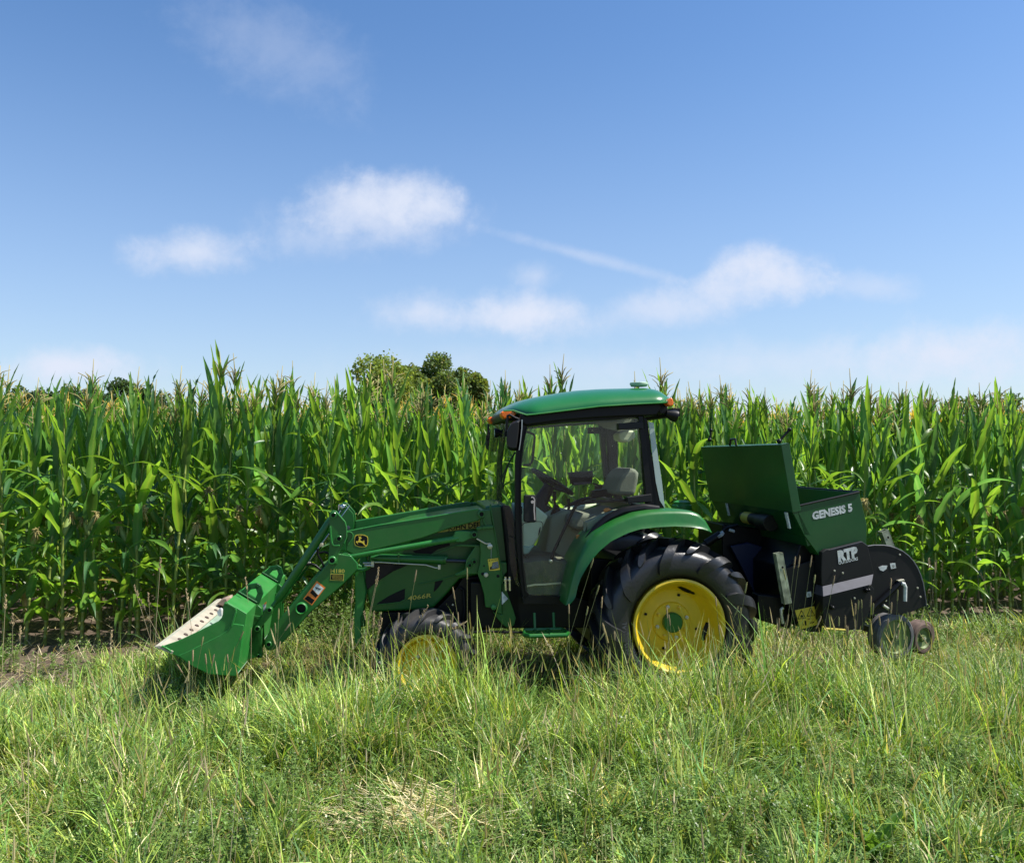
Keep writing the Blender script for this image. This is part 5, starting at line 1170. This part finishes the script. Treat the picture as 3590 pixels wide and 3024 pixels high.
# frame and dark inner body
fb = MB().prism(PL(c5((820,780),(925,918),(945,1000),(940,1420),(760,1400),(700,1200),(700,1000),(760,930)), .26), 1.5)
fb.prism(PL(c5((262,700),(840,770),(880,1150),(820,1330),(720,1340),(540,1345),(430,1280),(330,1150),(260,900)), .95), .6)
fb.prism(PL(c5((500,1180),(700,1200),(760,1340),(720,1420),(520,1360),(500,1290)), .30), .12)
dbuild(fb, 'drill_frame', BLACK, None, .012)
dpoly('front_shield', c5((315,850),(440,825),(620,880),(700,1175),(480,1180),(400,1010)), .88, .03, BLUEB, None, .01)
dpoly('frame_side_plate', c5((700,1000),(930,935),(948,1010),(945,1440),(860,1440),(800,1420),(700,1230)), .19, .03, BLACKM, None, .005)
sq = dpoly('warning_plate', c6((308,1018),(545,965),(592,1192),(375,1256)), .185, .003, YVIN, None, 0)
mb = MB()
for cx0, cy0 in ((392, 1080), (503, 1048)):
    tri = c6((cx0-5, cy0-62), (cx0-48, cy0+44), (cx0+46, cy0+32)); ribbon(mb, tri+[tri[0]], .0045, .1825, .001)
mb.prism(PL(c6((375,1088),(395,1070),(412,1098),(380,1108)), .1825), .001); ribbon(mb, c6((505,1020),(507,1058)), .008, .1825, .001); ribbon(mb, c6((508,1068),(508,1074)), .008, .1825, .001)
mb.prism(PL(c6((425,1150),(445,1145),(452,1200),(434,1205)), .1825), .001); ribbon(mb, c6((410,1190),(420,1200)), .006, .1825, .001); ribbon(mb, c6((465,1128),(495,1122)), .004, .1825, .001)
ribbon(mb, c6((495,1175),(520,1160),(548,1162),(525,1178),(495,1175)), .003, .1825, .001)
dbuild(mb, 'warning_symbols', BVIN, sq, 0)
def qlabel(pts, lat):
    o = dpoly('small_label', pts, lat, .002, GREYW, None, 0); cx0 = sum(p[0] for p in pts)/4; cy0 = sum(p[1] for p in pts)/4
    mb = MB(); text(mb, 'Q', (cx0-3, cy0+5), (cx0+4, cy0+4), 8, lat-.002, .01); dbuild(mb, 'label_letter', BVIN, o, 0, smooth=False, recalc=False)
qlabel(c6((448,795),(505,782),(514,845),(455,860)), .187)
# side cover with the maker's lettering
cov = MB(); TF = PL(c6((640,240),(748,264),(1137,166),(1040,142)), .07)
face = c6((748,264),(1137,166),(1208,214),(1285,555),(1276,576),(650,722),(640,700),(642,600),(690,420),(700,264))
cov.prism(PL(c6((700,262),(748,264),(1137,166),(1208,214),(1285,555),(1276,576),(650,722),(636,700),(632,560),(640,300)), .075), .11)
cover = dbuild(cov, 'side_cover', BLACKM, None, .006)
tp = MB(); q0, q1 = L(c6((748, 264))[0], .075), L(c6((1137, 166))[0], .075); tp.add([q0, q1, L(c6((1040, 143))[0], .24), L(c6((642, 240))[0], .24), q0+Vector((0, 0, -.02)), q1+Vector((0, 0, -.02)), L(c6((1040, 143))[0], .24)+Vector((0, 0, -.04)), L(c6((642, 240))[0], .24)+Vector((0, 0, -.04))], [(0,1,2,3),(7,6,5,4),(0,4,5,1),(1,5,6,2),(2,6,7,3),(3,7,4,0)])
dbuild(tp, 'cover_top', RSTONE if False else GREYSTEEL_LIT, cover, .002)  # grey puts the sunlight on the black cover's top into its colour
a0, a1, b1, b0 = L(c6((648, 722))[0], .073), L(c6((1278, 572))[0], .073), L(c6((1255, 697))[0], .03), L(c6((655, 848))[0], .03)
gs = MB().add([a0, a1, b1, b0, a0+Vector((0, .1, 0)), a1+Vector((0, .1, 0)), b1+Vector((0, .14, 0)), b0+Vector((0, .14, 0))], [(0,1,2,3),(7,6,5,4),(0,4,5,1),(1,5,6,2),(2,6,7,3),(3,7,4,0)])
dbuild(gs, 'cover_flange', GREYSTEEL_LIT, cover, .002)  # grey colour stands in for sun on this upward slope of the black cover
dpoly('lower_side_plate', c6((650,845),(1250,700),(1290,760),(1240,1000),(1170,1190),(1160,1262),(930,1262),(700,1240),(655,1150)), .05, .12, BLACKM, None, .006)
mb = MB(); text(mb, 'RTP', c6((845,412))[0], c6((1090,352))[0], 37, .0725, .07); text(mb, 'OUTDOORS', c6((848,452))[0], c6((1088,394))[0], 10.5, .0725, .03)
dbuild(mb, 'maker_lettering', GREYW, cover, 0, smooth=False, recalc=False)
# rear disc plate
arc = c6((1205,225),(1280,214),(1400,214),(1480,226),(1560,252),(1640,292),(1710,345),(1770,412),(1818,490),(1858,580),(1888,680),(1908,790),(1925,900),(1930,965),(1860,990),(1720,1050),(1560,1075),(1400,1045),(1290,1075),(1190,1100),(1170,1000),(1240,800))
dsc = dpoly('rear_guard', arc, .12, .02, BLACKM, None, .003)
eg = MB().tube(PL(arc[:14], .12), .006, 6); dbuild(eg, 'guard_edge', GREYSTEEL_LIT, dsc, 0)
qlabel(c6((1482,440),(1546,430),(1560,495),(1496,508)), .117)
dpoly('oval_badge', c6((1340,485),(1390,465),(1450,465),(1440,505),(1400,535),(1360,520)), .117, .002, GREYW, dsc, 0)
dpoly('guard_latch', c6((1582,650),(1655,632),(1670,655),(1600,668)), .09, .03, BOLTM, dsc, .003)
mb = MB().tube(PL(c6((1625,685),(1655,690),(1672,730),(1668,905)), .085), .014, 10); dbuild(mb, 'latch_handle', GREYW, dsc, 0)
mb = MB().tube(PL(c6((1190,1100),(1300,960),(1480,800),(1600,680)), .105), .022, 10); dbuild(mb, 'guard_brace', BLACK, dsc, 0)
mb = MB().tube(PL(c6((1395,955),(1460,998)), .09), .012, 8); dbuild(mb, 'guard_peg', BOLTM, dsc, 0)
for (x_, y_, r_) in ((1215,768,.016),(1185,765,.012),(770,985,.016),(748,965,.010),(1195,790,.009)):
    kb = MB().sphere(L(c6((x_, y_))[0], .035), (r_, .02, r_), 6); dbuild(kb, 'hand_knob', BLACK, None, 0)
for (x_, y_) in ((793,528),(1040,866),(1430,897),(1040,1262),(1820,740),(1855,850),(895,555),(1600,330)):
    bt = MB().lathe([(.008, 0), (.007, -.008), (0, -.009)], L(c6((x_, y_))[0], .045 if x_ < 1300 and y_ > 700 else (.072 if x_ < 1300 else .118)), 10); dbuild(bt, 'plate_bolt', BOLTM, None, 0)
mb = MB().tube(PL(c6((690,1245),(930,1262)), .045), .008, 8).tube(PL(c6((655,1220),(670,1255),(700,1265)), .045), .008, 8); dbuild(mb, 'adjusting_rod', YDULL, None, 0)
# jack stand tubes
def sqtube(name, p0, p1, w, lat):
    a, b = L(p0, lat), L(p1, lat); d_ = (b-a).normalized(); r_ = Vector((0, 0, 1)).rotation_difference(d_).to_matrix(); ln = (b-a).length
    mb = MB()
    for sx, sy, wx, wy in ((-1,0,.005,w),(1,0,.005,w),(0,-1,w,.005),(0,1,w,.005)):
        mb.box(a+d_*ln/2+r_ @ Vector((sx*(w/2-.0025), sy*(w/2-.0028), 0)), (wx-.0002, wy, ln), r_)
    o = dbuild(mb, name, STEEL, None, .001)
    h = MB().lathe([(.009, 0), (0, -.001)], a+d_*ln*.72+r_ @ Vector((.004, -w/2-.002, 0)), 14); dbuild(h, 'pin_hole', BVIN, o, 0); return o
sqtube('jack_tube', c6((205, 930))[0], c6((95, 308))[0], .056, .08); sqtube('jack_tube', c6((1505, 330))[0], c6((1395, 30))[0], .060, .30)
mb = MB().tube(PL(c6((155,1180),(140,1080),(135,1010),(160,985)), .16), .012, 8); dbuild(mb, 'hitch_pin', BOLTM, None, 0)
mb = MB().tube(PL(c8((60,1440),(130,1400)), .95), .02, 10).tube(PL(c8((130,1400),(325,1275)), .95), .034, 16).tube(PL(c8((325,1275),(400,1190),(560,1150)), .95), .014, 8); dbuild(mb, 'top_link', BLACK, None, 0)
mb = MB().tube(PL(c8((450,1215),(515,1235)), .90), .012, 8).tube(PL(c8((315,1265),(335,1290)), .93), .037, 16); dbuild(mb, 'top_link_pin', GREYW, None, 0)
for y_ in (.52, 1.28): la = MB().tube([Vector((RC.x+.25, y_, .55)), L((2640, 2140), y_), L((2700, 2165), y_)], .03, 8); dbuild(la, 'lift_arm', BLACK, None, 0)
# packer wheels: a near row and one behind, turned a little so their treads show
def packer(c_, r, w, yawd, rub, disc):
    rot = Matrix.Rotation(R(yawd), 3, 'Z'); rf_ = r-.035
    o = dbuild(MB().lathe([(rf_, w*.5), (rf_, -w*.42), (rf_-.01, -w*.44), (rf_-.02, -w*.30), (.03, -w*.24), (.028, -w*.46), (0, -w*.46)], c_, 40, rot), 'packer_wheel', disc, None, 0)
    pr = [(rf_, w*.5), (r-.012, w*.5), (r, w*.40), (r+.002, w*.2), (r-.003, w*.17), (r+.003, w*.12), (r+.003, -w*.12), (r-.003, -w*.17), (r+.002, -w*.2), (r, -w*.40), (r-.012, -w*.5), (rf_, -w*.5), (rf_, w*.5)]
    dbuild(MB().lathe(pr, c_, 56, rot), 'tyre', rub, o, 0)
    dbuild(MB().lathe([(.012, -w*.46), (.012, -w*.55), (0, -w*.56)], c_, 6, rot), 'axle_nut', BOLTM, o, 0); return o
DISCM = mat('olive_wheel_disc', (.12,.17,.05), .5, dust=.3, dustcol=(.2,.2,.12))
c_ = L(c6((1490, 1345))[0], .20); packer(Vector((c_.x, .20, c_.z+.01)), .172, .13, 9, RUBBERG, DISCM)
c_ = L(c6((1830, 1350))[0], .55); packer(Vector((c_.x, .55, c_.z)), .125, .12, 20, RSTONE, DISCM)
c_ = L(c6((1900, 1330))[0], 1.0); packer(Vector((c_.x, 1.05, c_.z)), .125, .12, 20, RSTONE, DISCM)
dbuild(MB().box((L(c6((1490, 1345))[0], .3).x, .95, L(c6((1490, 1345))[0], .3).z), (.05, 1.2, .05)).tube(PL(c6((1490,1345),(1300,1150),(1200,1000)), .30), .025, 8), 'packer_axle', BLACK, None, .003)

# ============================================================ SINGLE GRASS STEMS, BROAD-LEAVED PLANTS
HEADM = leafmat('grass_seed_head', False, col=(.36,.27,.15), tfac=.15, rough=.9, vary=.45, tmul=1.2, nscale=40)
HEADG = leafmat('green_seed_head', False, col=(.28,.27,.11), tfac=.15, rough=.9, vary=.35, tmul=1.2, nscale=40)
STEMM = leafmat('grass_stem', False, col=(.22,.22,.09), tfac=.12, rough=.6, vary=.35, tmul=1.3)
STEMD = leafmat('dry_grass_stem', False, col=(.40,.32,.19), tfac=.1, rough=.7, vary=.3, tmul=1.2)
def stem(ptop, pbase, lat, kind, label, group, hl=.075, r_=None):
    a = L(pbase, lat); b = L(ptop, lat); w0 = W(a); w1 = W(b); g = float(gz(np.array([w0.x]), np.array([w0.y]))[0])
    d0 = (w1-w0); dz = max(.05, d0.z); base = w0-d0*((w0.z-g)/dz) if w0.z > g else w0
    base = Vector((w0.x-(w1.x-w0.x)*.25, w0.y, g-.01)); o = empty('grass_stem', base, 0, label, 'grass stem', group)
    p0 = Vector((0, 0, 0)); p2 = w1-base; m = (w0-base)*.9+Vector((0, .02, 0)); up = (p2-m).normalized(); hb_ = p2-up*hl
    MB().tube([p0, p0*.5+m*.5, m, m*.5+hb_*.5, hb_], [.0022, .0020, .0018, .0015, .0013], 5).build('stalk', STEMM if kind == 0 else STEMD, o)
    h = MB()
    if kind == 0:
        h.tube([hb_, hb_+up*hl*.12, hb_+up*hl*.5, hb_+up*hl*.9, p2], [.0015, .0044, .0050, .0042, .001], 7)
        for k in range(36):
            t = random.random(); q = hb_+up*hl*t; a_ = random.uniform(0, 6.28); dd = Vector((math.cos(a_), math.sin(a_), .8)).normalized(); h.tube([q, q+dd*.0085], [.0012, .0004], 3)
    else:
        for k in range(14):
            t = k/13; q = hb_+up*hl*1.2*(t-.15); a_ = random.uniform(0, 6.28); dd = (Vector((math.cos(a_)*.5, math.sin(a_)*.5, 1))).normalized(); l_ = .028*(1-.5*t)
            h.tube([q, q+dd*l_*.5, q+dd*l_], [.0015, .0042, .001], 5)
    h.build('seed_head', (HEADM if random.random() < .6 else HEADG) if kind == 0 else HEADM, o); return o
def stems(lst, f, kind, label, group, lat=(-.15, -.5), hl=.08):
    for t, b in lst: stem(f(t)[0], f(b)[0], random.uniform(lat[1], lat[0]), kind, label, group, hl*random.uniform(.8, 1.15))
stems([((312,350),(190,1400)),((368,345),(235,1380)),((515,340),(395,1200)),((557,575),(470,1370)),((162,500),(330,1150)),((798,592),(580,1700)),((112,1115),(90,1500)),((632,1098),(480,1400)),((226,1065),(185,1350)),
       ((520,1345),(600,1700)),((785,1300),(830,1600)),((852,1102),(860,1500)),((930,1088),(935,1600)),((945,1200),(965,1560)),((962,1215),(960,1600)),((1057,930),(1050,1600)),((1095,893),(1070,1500)),((1128,885),(1180,1590)),
       ((1250,838),(1225,1620)),((1278,925),(1250,1500)),((1055,1130),(1065,1500)),((640,1298),(750,1560)),((897,1350),(890,1600)),((1500,627),(1440,1400)),((1580,760),(1560,1380)),((1503,915),(1480,1450)),((1347,1085),(1420,1450)),
       ((1462,1120),(1430,1500)),((1705,1040),(1670,1450)),((1665,1165),(1700,1480)),((1595,1258),(1560,1450)),((1430,1245),(1520,1500)),((1690,1335),(1700,1520)),((1958,370),(2010,1000)),((2040,420),(2080,1050))], c6, 0,
      'upright timothy stem with a slim tan head in front of the seed drill', 'timothy stems before the seed drill')
stems([((1770,715),(1650,1400)),((1695,925),(1630,1030)),((1718,930),(1700,1350)),((1500,842),(1560,1330)),((1762,1085),(1730,1400)),((1527,1080),(1560,1300)),((1742,1175),(1720,1400)),((2050,1025),(2020,1300)),((1600,915),(1900,1500))], c4, 0,
      'upright timothy stem with a slim tan head before the big rear tyre', 'timothy stems before the rear tyre')
stems([((445,510),(230,1150)),((495,740),(290,1350)),((520,838),(490,1300)),((398,925),(330,1200)),((523,1065),(600,1350)),((232,905),(240,1300)),((625,1135),(640,1330)),((545,1140),(420,1290)),((1078,928),(1100,1170)),((1095,990),(1140,1250))], c4, 0,
      'thin grass stem with a narrow head between the step and the rear wheel', 'grass stems between step and rear wheel')
stems([((380,400),(150,1400)),((375,485),(200,1200)),((55,670),(0,1300)),((320,940),(290,1350)),((405,960),(330,1330)),((425,1030),(290,1400)),((990,865),(600,1500)),((195,940),(350,1500)),((60,1030),(10,1250)),((705,1175),(640,1500)),((1140,1150),(1000,1500)),((1275,1320),(1000,1500)),((1460,1065),(700,1500))], c7, 1,
      'dry oat-like grass head on a leaning straw stem by the front wheel', 'dry grass heads by the front wheel', lat=(-.1,-.45))
stems([((848,410),(660,1400)),((1295,625),(1440,1400)),((1473,390),(1475,1300)),((1172,930),(1350,1400)),((1297,945),(1250,1450)),((1360,940),(1370,1400)),((1500,945),(1530,1280)),((630,940),(580,1350)),((1265,1030),(1260,1400)),((1040,1095),(1010,1280)),((1548,1115),(1500,1300)),((578,1205),(575,1400)),((1410,1405),(1430,1600))], c7, 0,
      'tall timothy stem with a slim tan head rising before the bonnet and front tyre', 'timothy stems before the front wheel', lat=(-.1,-.45))
stems([((772,1085),(650,1560)),((628,1268),(600,1650)),((925,1340),(840,1560)),((1110,1330),(1130,1640)),((1340,1010),(1130,1320)),((2000,895),(1560,1400)),((1835,690),(1790,1500)),((1780,890),(1810,1600)),((1855,1150),(1760,1500)),((800,1320),(810,1450)),((570,1425),(560,1600)),((400,1470),(520,1600)),((1800,1250),(1805,1650)),((1960,660),(2000,900))], cb, 0,
      'grass stem with a small pale head rising before the loader bucket', 'grass stems before the bucket', lat=(-.08,-.4), hl=.07)
cl = crop(0,1150,1.47)
stems([((30,1380),(10,1560)),((65,1475),(55,1600)),((690,1330),(790,1640)),((765,1370),(770,1500)),((828,1190),(800,1450)),((720,1400),(860,1650)),((105,1540),(95,1640)),((1045,1590),(1000,1700)),((575,1565),(560,1660)),((960,1350),(980,1480)),((1265,1290),(1290,1500))], cl, 1,
      'pale dry weed stem standing on the soil edge before the corn', 'dry stems along the corn edge', lat=(.1,.5))
cr = crop(2700,1200,1.603)
stems([((895,1215),(930,1500)),((935,1230),(905,1500)),((967,1235),(960,1520)),((1005,1295),(1090,1500)),((1158,1160),(1185,1500)),((1185,1300),(1260,1480)),((1295,1280),(1280,1500)),((1120,1450),(1200,1550)),((1240,1360),(1250,1500)),((1340,1300),(1400,1480))], cr, 1,
      'dry brown seed stalk before the corn at the end of the seed drill', 'dry stalks before the corn beyond the drill', lat=(1.6,2.3))
# dock plants with broad leaves in the foreground
DOCK = leafmat('dock_leaf', True, rough=.45, spec=.5, vary=.2, tfac=.35, tmul=2.2)
def dock(x, y, label, n, s, seed):
    s *= .85
    z = float(gz(np.array([x]), np.array([y]))[0]); o = empty('dock_plant', (x, y, z), 0, label, 'dock plant'); rr_ = random.Random(seed)
    for k in range(n):
        vs, fs = leaf_strip((0, 0, .02), 2.4*k+rr_.uniform(-.4, .4), s*rr_.uniform(.8, 1.3), s*.36, rr_.uniform(.9, 1.35), rr_.uniform(.3, 1.1), 10, .012, seed+k, rr_.uniform(-.4, .4))
        g_ = rr_.uniform(.8, 1.25); bulk('leaf', np.array([tuple(v) for v in vs]), np.array(fs), DOCK, np.tile(np.array([(.10*g_,.21*g_,.035*g_)]), (len(vs), 1)), o)
dock(1.62, 3.75, 'broad-leaved dock plant low in the foreground grass below the seed drill', 9, .30, 1)
dock(1.30, 3.95, 'small dock plant with curled leaves beside the larger one', 6, .24, 2)
dock(2.08, 3.55, 'dock plant half hidden by bent grass near the bottom corner', 6, .26, 3)
dock(-4.55, 7.45, 'leafy weed growing on the bare soil before the corn', 9, .2, 4)
